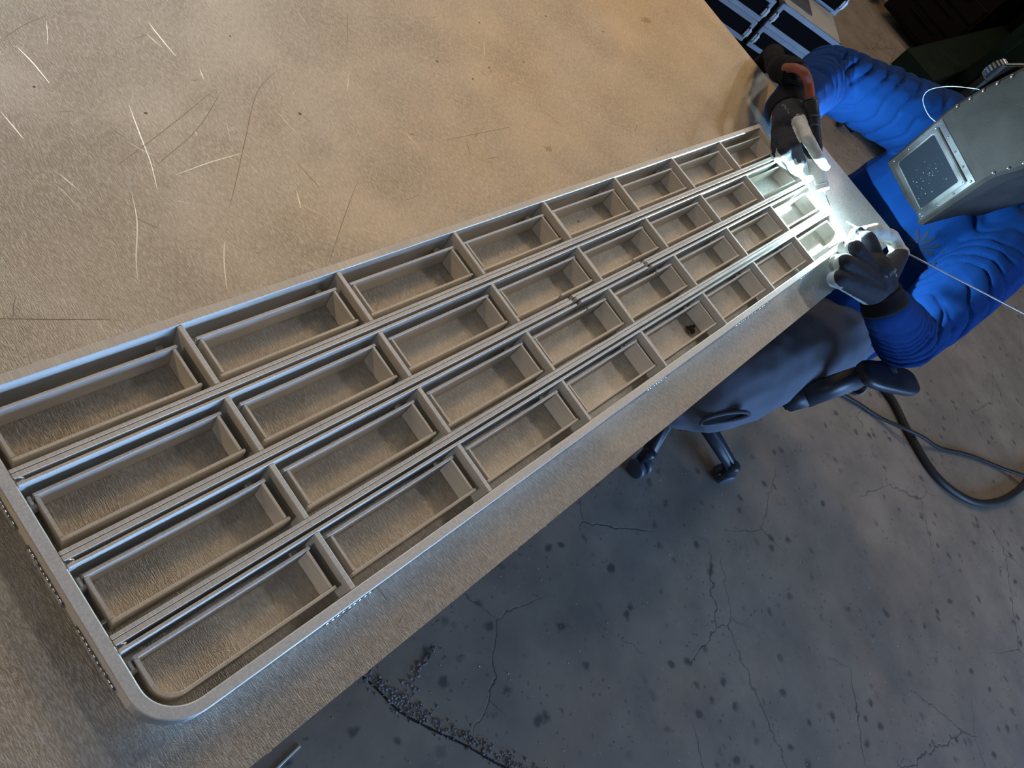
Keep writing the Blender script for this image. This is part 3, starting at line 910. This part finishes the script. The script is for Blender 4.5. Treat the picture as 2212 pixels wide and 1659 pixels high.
# pale script printed across the backs (illegible scrawl as in the photo)
def scrawl(g, A, B, back, hgt, seed):
    tri_ = BVHTree.FromPolygons([Vector(v.co) + Vector(person.location) for v in g.data.vertices], [tuple(p.vertices) for p in g.data.polygons])
    A, B, back = Vector(A), Vector(B), Vector(back).normalized()
    rr = random.Random(seed)
    side = (B - A).cross(back).normalized()
    ln = (B - A).normalized()
    bm = bmesh.new()
    for i in range(11):
        c = A.lerp(B, (i + .5) / 11)
        pts = [c + ln * (rr.uniform(-.5, .5) * (B - A).length / 12) + side * hgt * rr.uniform(-.6, .6) for _ in range(5)]
        run = []
        for q in catmull(pts, 3):
            h = tri_.ray_cast(q + back * .05, -back, .12)
            if h[0] is not None: run.append(h[0] + h[1] * .0004)
        if len(run) > 2: tube(bm, run, .00042, 4)
    fin(bm, 'print', MT['print_'], g)
scrawl(gl, (1.292, -.362, .85), (1.372, -.366, .85), (-.1, -.1, 1), .006, 2)
scrawl(gl, (1.325, -.372, .85), (1.350, -.374, .85), (-.1, -.1, 1), .005, 4)
scrawl(gr, (1.372, -.012, .88), (1.402, .020, .88), (-.3, .3, .9), .004, 5)

# ---------------------------------------------------------------- welding helmet
hel = thing('welding_helmet', 'old brown-black fibre welding helmet with square window on the person', 'helmet', HEL)
def slice_(y, n0, hw, back, hb, ch):
    """U-shaped cross section at height y; n0 = front, hb = half width at the back"""
    return [(-hb, y, back), (-hw - (hb - hw) * .35, y, n0 - .045), (-hw, y, n0 - ch), (-hw + ch, y, n0), (hw - ch, y, n0), (hw, y, n0 - ch), (hw + (hb - hw) * .35, y, n0 - .045), (hb, y, back)]
SL_ = [slice_(-.093, -.030, .076, -.150, .090, .012), slice_(-.088, -.006, .086, -.170, .098, .008), slice_(-.080, 0, .090, -.185, .104, .006),
       slice_(.098, 0, .092, -.215, .118, .007), slice_(.108, -.004, .093, -.218, .119, .007), slice_(.165, -.026, .100, -.222, .121, .007),
       slice_(.225, -.050, .099, -.226, .118, .008), slice_(.262, -.085, .090, -.228, .102, .012), slice_(.280, -.130, .070, -.228, .078, .02)]
SHIFT = (0, 0, 0, 0, 0, .010, .018, .022, .024)
SL_ = [[(x + d, y, n) for x, y, n in sl] for sl, d in zip(SL_, SHIFT)]
bm = bmesh.new()
rows = [[bm.verts.new(H(*p)) for p in sl] for sl in SL_]
for a, b in zip(rows, rows[1:]):
    for k in range(7): bm.faces.new((a[k], a[k + 1], b[k + 1], b[k]))
bm.faces.new(rows[0][::-1]); bm.faces.new(rows[-1])
bmesh.ops.recalc_face_normals(bm, faces=bm.faces)
bmesh.ops.solidify(bm, geom=list(bm.faces), thickness=.003)
shell = fin(bm, 'shell', MT['shell'], hel)
def rivet(x, y, n, r=.0042, par=None):
    bm = bmesh.new(); ball(bm, H(x, y, n), r, 2)
    fin(bm, 'rivet', MT['rivet'], par or shell, True)
for sx in (-1, 1):
    for i in range(7):
        y = .112 + .024 * i
        n = -.004 - (y - .108) * .47
        k = (y - .108)
        n = -.004 - k * .39
        rivet(sx * (.084 + min(k, .057) * .12) + k * .16, y, n + .0008)
# tin window frame: flat flange, raised box with opening
def ring_frame(bm, o, i_, n0, n1, cy=0):
    A = [(-o[0], -o[1]), (o[0], -o[1]), (o[0], o[1]), (-o[0], o[1])]; B = [(-i_[0], -i_[1]), (i_[0], -i_[1]), (i_[0], i_[1]), (-i_[0], i_[1])]
    V = {}
    for nm, L in (('a', A), ('b', B)):
        for z in (0, 1): V[nm, z] = [bm.verts.new(H(x, y + cy, n1 if z else n0)) for x, y in L]
    for k in range(4):
        j = (k + 1) % 4
        bm.faces.new((V['a', 0][k], V['a', 0][j], V['a', 1][j], V['a', 1][k]))
        bm.faces.new((V['b', 0][j], V['b', 0][k], V['b', 1][k], V['b', 1][j]))
        bm.faces.new((V['a', 1][k], V['a', 1][j], V['b', 1][j], V['b', 1][k]))
        bm.faces.new((V['a', 0][j], V['a', 0][k], V['b', 0][k], V['b', 0][j]))
bm = bmesh.new(); ring_frame(bm, (.081, .073), (.070, .060), .0, .0025, .004)
fl = fin(bm, 'flange', MT['tin'], hel)
for x, y in [(sx * .0755, .004 + yy) for sx in (-1, 1) for yy in (-.066, -.022, .022, .066)] + [(xx, .004 + sy * .066) for sy in (-1, 1) for xx in (-.038, 0, .038)]:
    rivet(x, y, .0030, .0028, fl)
bm = bmesh.new(); ring_frame(bm, (.072, .0615), (.0615, .051), .0, .011)
bmesh.ops.bevel(bm, geom=[e for e in bm.edges], offset=.0018, segments=2, affect='EDGES')
fin(bm, 'window_frame', MT['tin'], hel)
bm = bmesh.new()
obox(bm, H(0, 0, .006), HX, HY, HN, .0612, .0507, .0015)
lens = fin(bm, 'lens', MT['lens'], hel)
bm = bmesh.new()
for i in range(60):
    r = random.choice((.0003, .0004, .0004, .0005, .0007, .0011))
    ball(bm, H(random.gauss(.012, .024), max(-.046, min(.046, random.gauss(-.006, .024))), .0076), r, 1, (1, 1, .35), Matrix((HX, HY, HN)).transposed())
fin(bm, 'spatter', MT['spat'], lens, kind='stuff')
# adjusting knob and strap plate on the wearer's right side
bm = bmesh.new()
kc_ = H(-.122, .166, -.085)
prof = [(0, .014), (.002, .021), (.016, .021), (.018, .018), (.019, .004)]
lathe(bm, kc_, -HX, prof, 20)
knob = fin(bm, 'knob', MT['black'], hel)
bm = bmesh.new()
u_, v_ = frame_of(-HX)
for k in range(20):
    a = 2 * PI * k / 20; d = u_ * math.cos(a) + v_ * math.sin(a)
    obox(bm, kc_ - HX * .009 + d * .0215, d, -HX, d.cross(HX), .0016, .007, .0018)
fin(bm, 'grip', MT['tin'], knob)
bm = bmesh.new(); obox(bm, H(-.113, .150, -.09), HY, HN, HX, .05, .03, .004, .002)
fin(bm, 'strap_plate', MT['black'], hel)
bm = bmesh.new()
tube(bm, catmull([(1.795, -.178, 1.052), (1.79, -.170, 1.050), (1.79, -.131, 1.018), (1.79, -.109, .986), (1.79, -.117, .965), (1.79, -.150, .955), (1.79, -.178, .958)], 8), .0009, 6)
fin(bm, 'wire_loop', MT['wire'], hel, True)

# ---------------------------------------------------------------- torch
torch = thing('welding_torch', 'welding torch with black handle and pale cup held in the right glove', 'torch', (1.40, -.08, .86))
TC = Vector((1.3559, -0.1656, 0.8529)); TA = (Vector((1.3740, -0.0933, 0.8820)) - TC).normalized()
bm = bmesh.new()
lathe(bm, TC, TA, [(0, .0095), (.0, .0118), (.004, .0128), (.007, .0122), (.012, .0118), (.030, .0122), (.046, .0128), (.052, .011), (.06, .010)], 28)
fin(bm, 'cup', MT['cup'], torch, True)
bm = bmesh.new()
lathe(bm, TC + TA * .0105, TA, [(0, .0124), (.0012, .0130), (.0024, .0124)], 28)
fin(bm, 'cup_ring', MT['tungsten'], torch, True)
bm = bmesh.new(); lathe(bm, Vector(ARC_P) + Vector((0, 0, .0022)), TC + TA * .002 - Vector(ARC_P), [(0, .0003), (.004, .0012), ((TC + TA * .004 - Vector(ARC_P)).length, .0012)], 10)
fin(bm, 'electrode', MT['tungsten'], torch, True)
hb = Vector((1.4105, -.0120, .918))
ha = TC + TA * .058
bm = bmesh.new()
tube(bm, catmull([ha, ha.lerp(hb, .25), ha.lerp(hb, .6), hb], 6), [.0115] * 5 + [.0125] * 9 + [.0135] * 5, 18)
hd = fin(bm, 'handle', MT['black'], torch, True)
dh = (hb - ha).normalized()
bm = bmesh.new()
for k in (.55, .70, .985): lathe(bm, ha.lerp(hb, k) - dh * .0012, dh, [(0, .0135), (.0008, .0146), (.0024, .0146), (.0032, .0135)], 20)
fin(bm, 'handle_ring', MT['black'], hd, True)
bm = bmesh.new()
tube(bm, catmull([hb - dh * .01, hb + dh * .03, (1.414, .034, .938), (1.432, .058, .926), (1.455, .078, .905)], 8), .0088, 14)
fin(bm, 'hose', MT['hose'], torch, True)
bm = bmesh.new()
tube(bm, catmull([hb - dh * .008, hb + dh * .025 + Vector((.012, -.006, -.008)), (1.436, .020, .922), (1.458, .045, .905)], 8), .0055, 10)
fin(bm, 'cable', MT['rubber'], torch, True)
bm = bmesh.new()
pth = catmull([(1.4605, .052, .908), (1.490, .078, .893), (1.535, .112, .866), (1.615, .152, .848), (1.690, .178, .80), (1.72, .195, .58), (1.74, .24, .10), (1.95, .36, .035), (2.3, .45, .035)], 7)
rr_ = [.021 + .005 * noise.noise(Vector((i * .9, 3, 1))) + (.007 if i < 12 else 0) for i in range(len(pth))]
tube(bm, pth, rr_, 16)
fin(bm, 'hose_cover', MT['fuzzy'], torch, True)
# the arc itself, a bead of light under the electrode
bm = bmesh.new(); ball(bm, ARC_P, .0014, 2)
fin(bm, 'arc', MT['arc'], torch, True)
ld = bpy.data.lights.new('arc_light', 'POINT'); ld.energy = ARC_W; ld.color = (.56, .86, 1.0); ld.shadow_soft_size = .003
lo = bpy.data.objects.new('arc_light', ld); COL.objects.link(lo); lo.parent = torch
lo.location = Vector(ARC_P) - torch.location

# filler rod held in the left glove
bm = bmesh.new()
ra_, rb_ = Vector((1.392, -.240, .836)), Vector((1.624, -.603, .902))
dr_ = (rb_ - ra_).normalized()
tube(bm, [ra_, ra_.lerp(rb_, .5), rb_, rb_ + dr_ * .28], .0017, 8)
tag(fin(bm, 'filler_rod', MT['rod'], None, True), 'thin bare filler rod running through the left glove off to the right', 'rod')
bm = bmesh.new()
tube(bm, [(.2675, -.4322, .0022), (.2192, -.4363, .0022), (.02, -.453, .0022)], .0022, 8)
tag(fin(bm, 'welding_rod', plain('white_rod', (.80, .82, .86), .4), None, True), 'short pale rod lying on the concrete below the near table edge', 'rod')

# ---------------------------------------------------------------- office chair
CC = Vector((1.602, -.342, 0))
ch = thing('office_chair', 'dark blue-black swivel chair with armrests under the person', 'chair', CC)
for k in range(5):
    a = -PI / 2 - k * 2 * PI / 5
    d = Vector((math.cos(a), math.sin(a), 0)); q = Vector((-d.y, d.x, 0))
    bm = bmesh.new()
    A, B = CC + Vector((0, 0, .115)), CC + d * .272 + Vector((0, 0, .082))
    hexa(bm, [A - q * .024 - Vector((0, 0, .03)), B - q * .018 - Vector((0, 0, .018)), B + q * .018 - Vector((0, 0, .018)), A + q * .024 - Vector((0, 0, .03)),
              A - q * .020 + Vector((0, 0, .022)), B - q * .015 + Vector((0, 0, .012)), B + q * .015 + Vector((0, 0, .012)), A + q * .020 + Vector((0, 0, .022))])
    bmesh.ops.bevel(bm, geom=list(bm.edges), offset=.006, segments=2, affect='EDGES')
    lathe(bm, B - d * .006 - Vector((0, 0, .03)), (0, 0, 1), [(0, .015), (.03, .019), (.042, .017), (.046, .008)], 16)
    leg = fin(bm, 'leg', MT['chair'], ch, True)
    sw = Vector((math.cos(a + 1.1), math.sin(a + 1.1), 0)); ax_ = Vector((-sw.y, sw.x, 0))
    W0 = CC + d * .266 + sw * .018 + Vector((0, 0, .029))
    bm = bmesh.new()
    for s_ in (-1, 1):
        lathe(bm, W0 + ax_ * (.006 if s_ > 0 else -.026), ax_, [(0, .024), (.003, .028), (.017, .028), (.020, .024)], 20)
    lathe(bm, W0 - ax_ * .006, ax_, [(0, .012), (.012, .012)], 12)
    fin(bm, 'caster', MT['wheel'], leg, True)
bm = bmesh.new()
lathe(bm, CC + Vector((0, 0, .08)), (0, 0, 1), [(0, .04), (.06, .04), (.07, .028), (.20, .027), (.205, .018), (.25, .018)], 20)
fin(bm, 'gas_post', MT['chair'], ch, True)
bm = bmesh.new()
obox(bm, CC + Vector((.17, .02, .372)), (1, 0, 0), (0, 1, 0), (0, 0, 1), .20, .175, .020, .019)
fin(bm, 'seat', MT['fabric'], ch, True)
bm = bmesh.new()
obox(bm, CC + Vector((.10, 0, .338)), (1, 0, 0), (0, 1, 0), (0, 0, 1), .12, .12, .014, .006)
fin(bm, 'seat_plate', MT['chair'], ch)
bm = bmesh.new()
obox(bm, CC + Vector((.60, 0, .80)), (.98, 0, .17), (0, 1, 0), (-.17, 0, .98), .022, .21, .24, .018)
fin(bm, 'backrest', MT['fabric'], ch, True)
bm = bmesh.new()
tube(bm, catmull([CC + Vector((.15, 0, .335)), CC + Vector((.44, 0, .345)), CC + Vector((.60, 0, .48)), CC + Vector((.615, 0, .72))], 6), .02, 12)
fin(bm, 'back_bracket', MT['chair'], ch, True)
def armrest(sy):
    def m(x, y, z): return Vector((x, y if sy < 0 else 2 * CC.y - y, z))
    bm = bmesh.new()
    # wide plastic upright sweeping from the seat up to the pad
    nn = Vector((-.70, -.35, .62)) if sy < 0 else Vector((-.70, .35, .62))
    for a, b, wa, wb in ((m(1.53, -.44, .405), m(1.415, -.490, .470), .020, .026), (m(1.415, -.490, .470), m(1.425, -.503, .515), .026, .027), (m(1.425, -.503, .515), m(1.535, -.545, .612), .027, .026), (m(1.535, -.545, .612), m(1.56, -.566, .645), .026, .024)):
        d = (b - a).normalized(); n = (nn - d * nn.dot(d)).normalized(); sd = d.cross(n)
        t = bmesh.new()
        a2, b2 = a - d * .008, b + d * .008
        hexa(t, [a2 - sd * wa - n * .012, a2 + sd * wa - n * .012, a2 + sd * wa + n * .012, a2 - sd * wa + n * .012,
                 b2 - sd * wb - n * .012, b2 + sd * wb - n * .012, b2 + sd * wb + n * .012, b2 - sd * wb + n * .012])
        bmesh.ops.recalc_face_normals(t, faces=t.faces)
        bmesh.ops.bevel(t, geom=list(t.edges), offset=.007, segments=2, affect='EDGES')
        merge(bm, t)
    ar = fin(bm, 'armrest', MT['chair'], ch, True)
    bm = bmesh.new()
    c = m(1.540, -.575, .634); d = (m(1.60, -.616, .634) - m(1.45, -.515, .634)).normalized(); q = Vector((-d.y, d.x, 0))
    prof = []
    n = 28
    for zz, k in ((-.012, .82), (-.006, .97), (.006, 1.0), (.012, .93), (.0145, .70)):
        ring = []
        for i in range(n):
            a = 2 * PI * i / n
            ca, sa = math.cos(a), math.sin(a)
            e = .55
            ring.append(bm.verts.new(c + d * .100 * k ** .5 * math.copysign(abs(ca) ** e, ca) + q * .036 * k * math.copysign(abs(sa) ** e, sa) + Vector((0, 0, zz))))
        prof.append(ring)
    for a, b in zip(prof, prof[1:]):
        for i in range(n): bm.faces.new((a[i], a[(i + 1) % n], b[(i + 1) % n], b[i]))
    bm.faces.new(prof[0][::-1]); bm.faces.new(prof[-1])
    fin(bm, 'pad', MT['chair'], ar, True)
    bm = bmesh.new()
    kp = m(1.520, -.548, .575); kd = (m(1.45, -.575, .63) - m(1.520, -.548, .575)).normalized()
    lathe(bm, kp, kd, [(0, .020), (.012, .024), (.018, .022), (.018, .016), (.012, .014)], 20)
    fin(bm, 'knob', MT['chair'], ar, True)
armrest(-1); armrest(1)

# ---------------------------------------------------------------- cables on the floor
def cable(P, r, name, label):
    bm = bmesh.new(); tube(bm, catmull([(a, b, c) for a, b, c in P], 8), r, 12)
    tag(fin(bm, name, MT['rubber'], None, True), label, 'cable')
cable([(2.30, -.35, .014), (2.62, -.62, .014), (2.73, -.84, .014), (2.665, -1.02, .014), (2.63, -1.20, .014), (2.72, -1.36, .014), (2.88, -1.46, .016), (3.06, -1.52, .016), (3.24, -1.555, .015), (3.6, -1.58, .014), (4.2, -1.5, .014)], .0145, 'thick_cable', 'thick black cable looping over the floor behind the chair')
cable([(2.25, -.48, .008), (2.48, -.745, .008), (2.57, -.88, .009), (2.63, -.99, .039), (2.70, -1.06, .034), (2.80, -1.15, .009), (2.965, -1.276, .008), (3.12, -1.43, .012), (3.20, -1.535, .0405), (3.30, -1.62, .020), (3.8, -1.8, .008)], .0075, 'thin_cable', 'thinner black cable crossing the thick one on the floor')

# ---------------------------------------------------------------- flight cases beyond the table
CO = Vector((3.77, .845, .05))
FD = Vector((.66, -.75, 0)).normalized(); FN = Vector((-.75, -.66, 0)).normalized(); UP = Vector((0, 0, 1))
CH, CWD, CDP = .120, .405, .30
def flight_case(o, wdt, hgt, dep, label, lid=False):
    t = thing('flight_case', label, 'case', o, 'silver-edged flight cases')
    e = .024
    bm = bmesh.new()
    obox(bm, o + FD * wdt / 2 - FN * dep / 2 + UP * hgt / 2, FD, FN, UP, wdt / 2 - .004, dep / 2 - .004, hgt / 2 - .004)
    fin(bm, 'panel', MT['case'], t)
    if lid:
        bm = bmesh.new(); obox(bm, o + FD * wdt / 2 - FN * dep / 2 + UP * (hgt - .001), FD, FN, UP, wdt / 2 - .012, dep / 2 - .012, .003)
        fin(bm, 'top_panel', MT['lid'], t)
    for sz in (0, 1):
        z = e / 2 if sz == 0 else hgt - e / 2
        for sn in (0, 1):
            bm = bmesh.new(); obox(bm, o + FD * wdt / 2 - FN * (e / 2 if sn == 0 else dep - e / 2) * .999 + UP * z, FD, FN, UP, wdt / 2, e / 2, e / 2, .003)
            fin(bm, 'edge_rail', MT['rail'], t)
        for sd in (0, 1):
            bm = bmesh.new(); obox(bm, o + FD * (e / 2 if sd == 0 else wdt - e / 2) - FN * dep / 2 + UP * z, FD, FN, UP, e / 2, dep / 2, e / 2, .003)
            fin(bm, 'edge_rail', MT['rail'], t)
    for sd in (0, 1):
        for sn in (0, 1):
            bm = bmesh.new(); obox(bm, o + FD * (e / 2 if sd == 0 else wdt - e / 2) - FN * (e / 2 if sn == 0 else dep - e / 2) + UP * hgt / 2, FD, FN, UP, e / 2, e / 2, hgt / 2 - .001, .003)
            fin(bm, 'edge_rail', MT['rail'], t)
    for sd in (0, 1):
        bm = bmesh.new()
        c = o + FD * (.012 if sd == 0 else wdt - .012) + FN * .004 + UP * (hgt * .45)
        obox(bm, c, FD, FN, UP, .014, .006, .020, .003); obox(bm, c + FN * .006, FD, FN, UP, .005, .005, .028, .002)
        fin(bm, 'latch', MT['tin'], t)
    return t
gap = .03
flight_case(CO, CWD, CH, CDP, 'lower right silver-edged black case nearest the sleeve')
flight_case(CO - FD * (CWD + gap), CWD, CH, CDP, 'lower left silver-edged black case along the table edge')
flight_case(CO + UP * (CH + .001), CWD, CH + .012, CDP, 'upper right silver-edged case with pale top', True)
flight_case(CO - FD * (CWD + gap) + UP * (CH + .001), CWD, CH, CDP, 'upper left silver-edged case cut by the top of the frame')
flight_case(CO - FN * (CDP + .02) + FD * .02 , CWD, CH * 2.0, CDP, 'black silver-edged case standing behind the pale-topped one')
flight_case(CO - FN * (CDP + .02) + FD * .02 + UP * (CH * 2 + .001), CWD, CH * 1.3, CDP, 'topmost silver-edged case at the upper frame edge')
# base board the cases stand on
bm = bmesh.new()
obox(bm, CO + FD * 0 - FN * .31 - UP * .026, FD, FN, UP, .50, .33, .023, .004)
dol = thing('dolly', 'low black dolly under the stacked flight cases', 'dolly', CO - FN * .31 - UP * .05)
fin(bm, 'deck', MT['case'], dol)
bm = bmesh.new()
obox(bm, CO + UP * (CH * 2 + .0185) + FD * .11 - FN * .15, FD, FN, UP, .09, .07, .003, .001)
tag(fin(bm, 'dark_pad', MT['steel']), 'dark flat pad on the pale case top', 'pad')

# ---------------------------------------------------------------- dark green stand and clutter at the top right
gs = thing('green_stand', 'dark green steel machine stand in the shadow behind the person', 'stand', (4.9, .2, 0))
def gp(name, a, b, m, bev=.004):
    bm = bmesh.new(); box(bm, a, b, bev); return fin(bm, name, m, gs)
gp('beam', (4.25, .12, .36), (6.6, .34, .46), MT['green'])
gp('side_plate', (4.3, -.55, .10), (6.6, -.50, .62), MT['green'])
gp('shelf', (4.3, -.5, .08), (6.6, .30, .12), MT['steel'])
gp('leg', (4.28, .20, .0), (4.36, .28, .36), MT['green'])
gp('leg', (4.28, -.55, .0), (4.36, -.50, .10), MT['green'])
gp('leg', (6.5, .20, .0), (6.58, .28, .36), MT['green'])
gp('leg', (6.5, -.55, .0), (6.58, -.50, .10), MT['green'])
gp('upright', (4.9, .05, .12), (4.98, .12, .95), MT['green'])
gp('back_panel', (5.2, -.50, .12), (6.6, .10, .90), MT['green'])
bm = bmesh.new(); tube(bm, [(4.4, -.02, .50), (5.1, -.30, .50)], .010, 8); fin(bm, 'rod', MT['steel'], gs, True)
bm = bmesh.new(); tube(bm, [(4.7, -.22, .62), (5.3, -.45, .60)], .014, 8); fin(bm, 'rod', MT['tin'], gs, True)
bm = bmesh.new(); lathe(bm, (4.245, .19, .27), (-1, 0, 0), [(0, .014), (.012, .014), (.016, .008)], 14); fin(bm, 'cap', MT['yellow'], gs, True)
bm = bmesh.new(); lathe(bm, (4.20, .255, .055), (0, 1, 0), [(0, .045), (.006, .055), (.03, .055), (.036, .045)], 20)
wl = tag(fin(bm, 'wheel', MT['rubber'], None, True), 'black rubber wheel standing beside the green stand', 'wheel')
rb = thing('tool_chest', 'dark red tool chest in the shadow beyond the bare floor', 'chest', (6.3, .95, 0))
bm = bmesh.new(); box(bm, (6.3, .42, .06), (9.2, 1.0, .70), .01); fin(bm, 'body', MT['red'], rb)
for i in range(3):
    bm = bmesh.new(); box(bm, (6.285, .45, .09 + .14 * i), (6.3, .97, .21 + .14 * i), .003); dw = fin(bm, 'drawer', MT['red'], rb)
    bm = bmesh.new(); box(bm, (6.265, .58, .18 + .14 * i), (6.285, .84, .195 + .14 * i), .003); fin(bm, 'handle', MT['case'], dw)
for i, (a, b) in enumerate(((6.35, 1.10), (6.65, 1.06))):
    bm = bmesh.new(); box(bm, (a, b, 0), (a + .20, b + .10, .10), .008)
    tag(fin(bm, 'carton', MT['cream']), ('small cream carton at the top edge left of the red chest', 'small cream carton close against the red chest')[i], 'carton')

mc = thing('machine_cabinet', 'black machine cabinet standing in the dark behind the green stand', 'cabinet', (8.2, -.1, 0))
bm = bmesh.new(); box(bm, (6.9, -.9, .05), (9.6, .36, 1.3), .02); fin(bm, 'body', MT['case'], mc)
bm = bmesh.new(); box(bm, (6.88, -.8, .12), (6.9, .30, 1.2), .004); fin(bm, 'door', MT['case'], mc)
for a in (7.0, 9.4):
    for b in (-.8, .26):
        bm = bmesh.new(); box(bm, (a, b, 0), (a + .08, b + .08, .05)); fin(bm, 'foot', MT['rubber'], mc)

# ---------------------------------------------------------------- broken joint in the concrete and grit
bm = bmesh.new()
CK = catmull([(.37, -.325, 0), (.425, -.41, 0), (.447, -.50, 0), (.475, -.56, 0), (.52, -.64, 0), (.565, -.73, 0), (.65, -.86, 0), (.80, -1.05, 0)], 10)
L = []
for i, p in enumerate(CK):
    k = .0022 + .0016 * noise.noise(Vector((i * .7, 0, 4)))
    L.append((bm.verts.new(p + Vector((k, .4 * k, .0004))), bm.verts.new(p - Vector((k, .4 * k, -.0004)))))
for a, b in zip(L, L[1:]): bm.faces.new((a[0], a[1], b[1], b[0]))
fin(bm, 'crack', plain('crack_dirt', (.022, .020, .018), .9), floor)
bm = bmesh.new()
rg = random.Random(11)
JP = catmull([(.36, -.33, 0), (.43, -.415, 0), (.455, -.50, 0), (.485, -.56, 0), (.53, -.64, 0), (.575, -.73, 0), (.66, -.86, 0)], 14)
for p in JP:
    for i in range(6):
        q = p + Vector((rg.gauss(.006, .009), rg.gauss(0, .007), 0))
        r = rg.uniform(.0010, .0036)
        ball(bm, q + Vector((0, 0, r * .3)), r, 1, (1, rg.uniform(.6, 1.4), rg.uniform(.4, .8)))
for i in range(70):
    t = rg.random() ** 1.4
    q = Vector((.455, -.49, 0)).lerp(Vector((.575, -.455, 0)), t) + Vector((rg.gauss(0, .010), rg.gauss(0, .010) * (1.2 - t), 0))
    r = rg.uniform(.0012, .0042); ball(bm, q + Vector((0, 0, r * .3)), r, 1, (1, 1, .6))
tag(fin(bm, 'crumbled_joint', plain('crumbled_concrete', (.19, .19, .20), .3, 0, .4, 200, var=.35), None, True), 'crumbling joint of loose chips in the concrete below the table edge', 'rubble', None, 'stuff')
bm = bmesh.new()
for i in range(260):
    a = rg.uniform(.3, 1.9); b = -.36 - rg.random() ** 1.2 * 1.1
    r = rg.uniform(.0006, .0017); ball(bm, (a, b, r * .5), r, 1)
tag(fin(bm, 'swarf', MT['rod'], None, True), 'bright metal grit scattered over the concrete', 'grit', None, 'stuff')
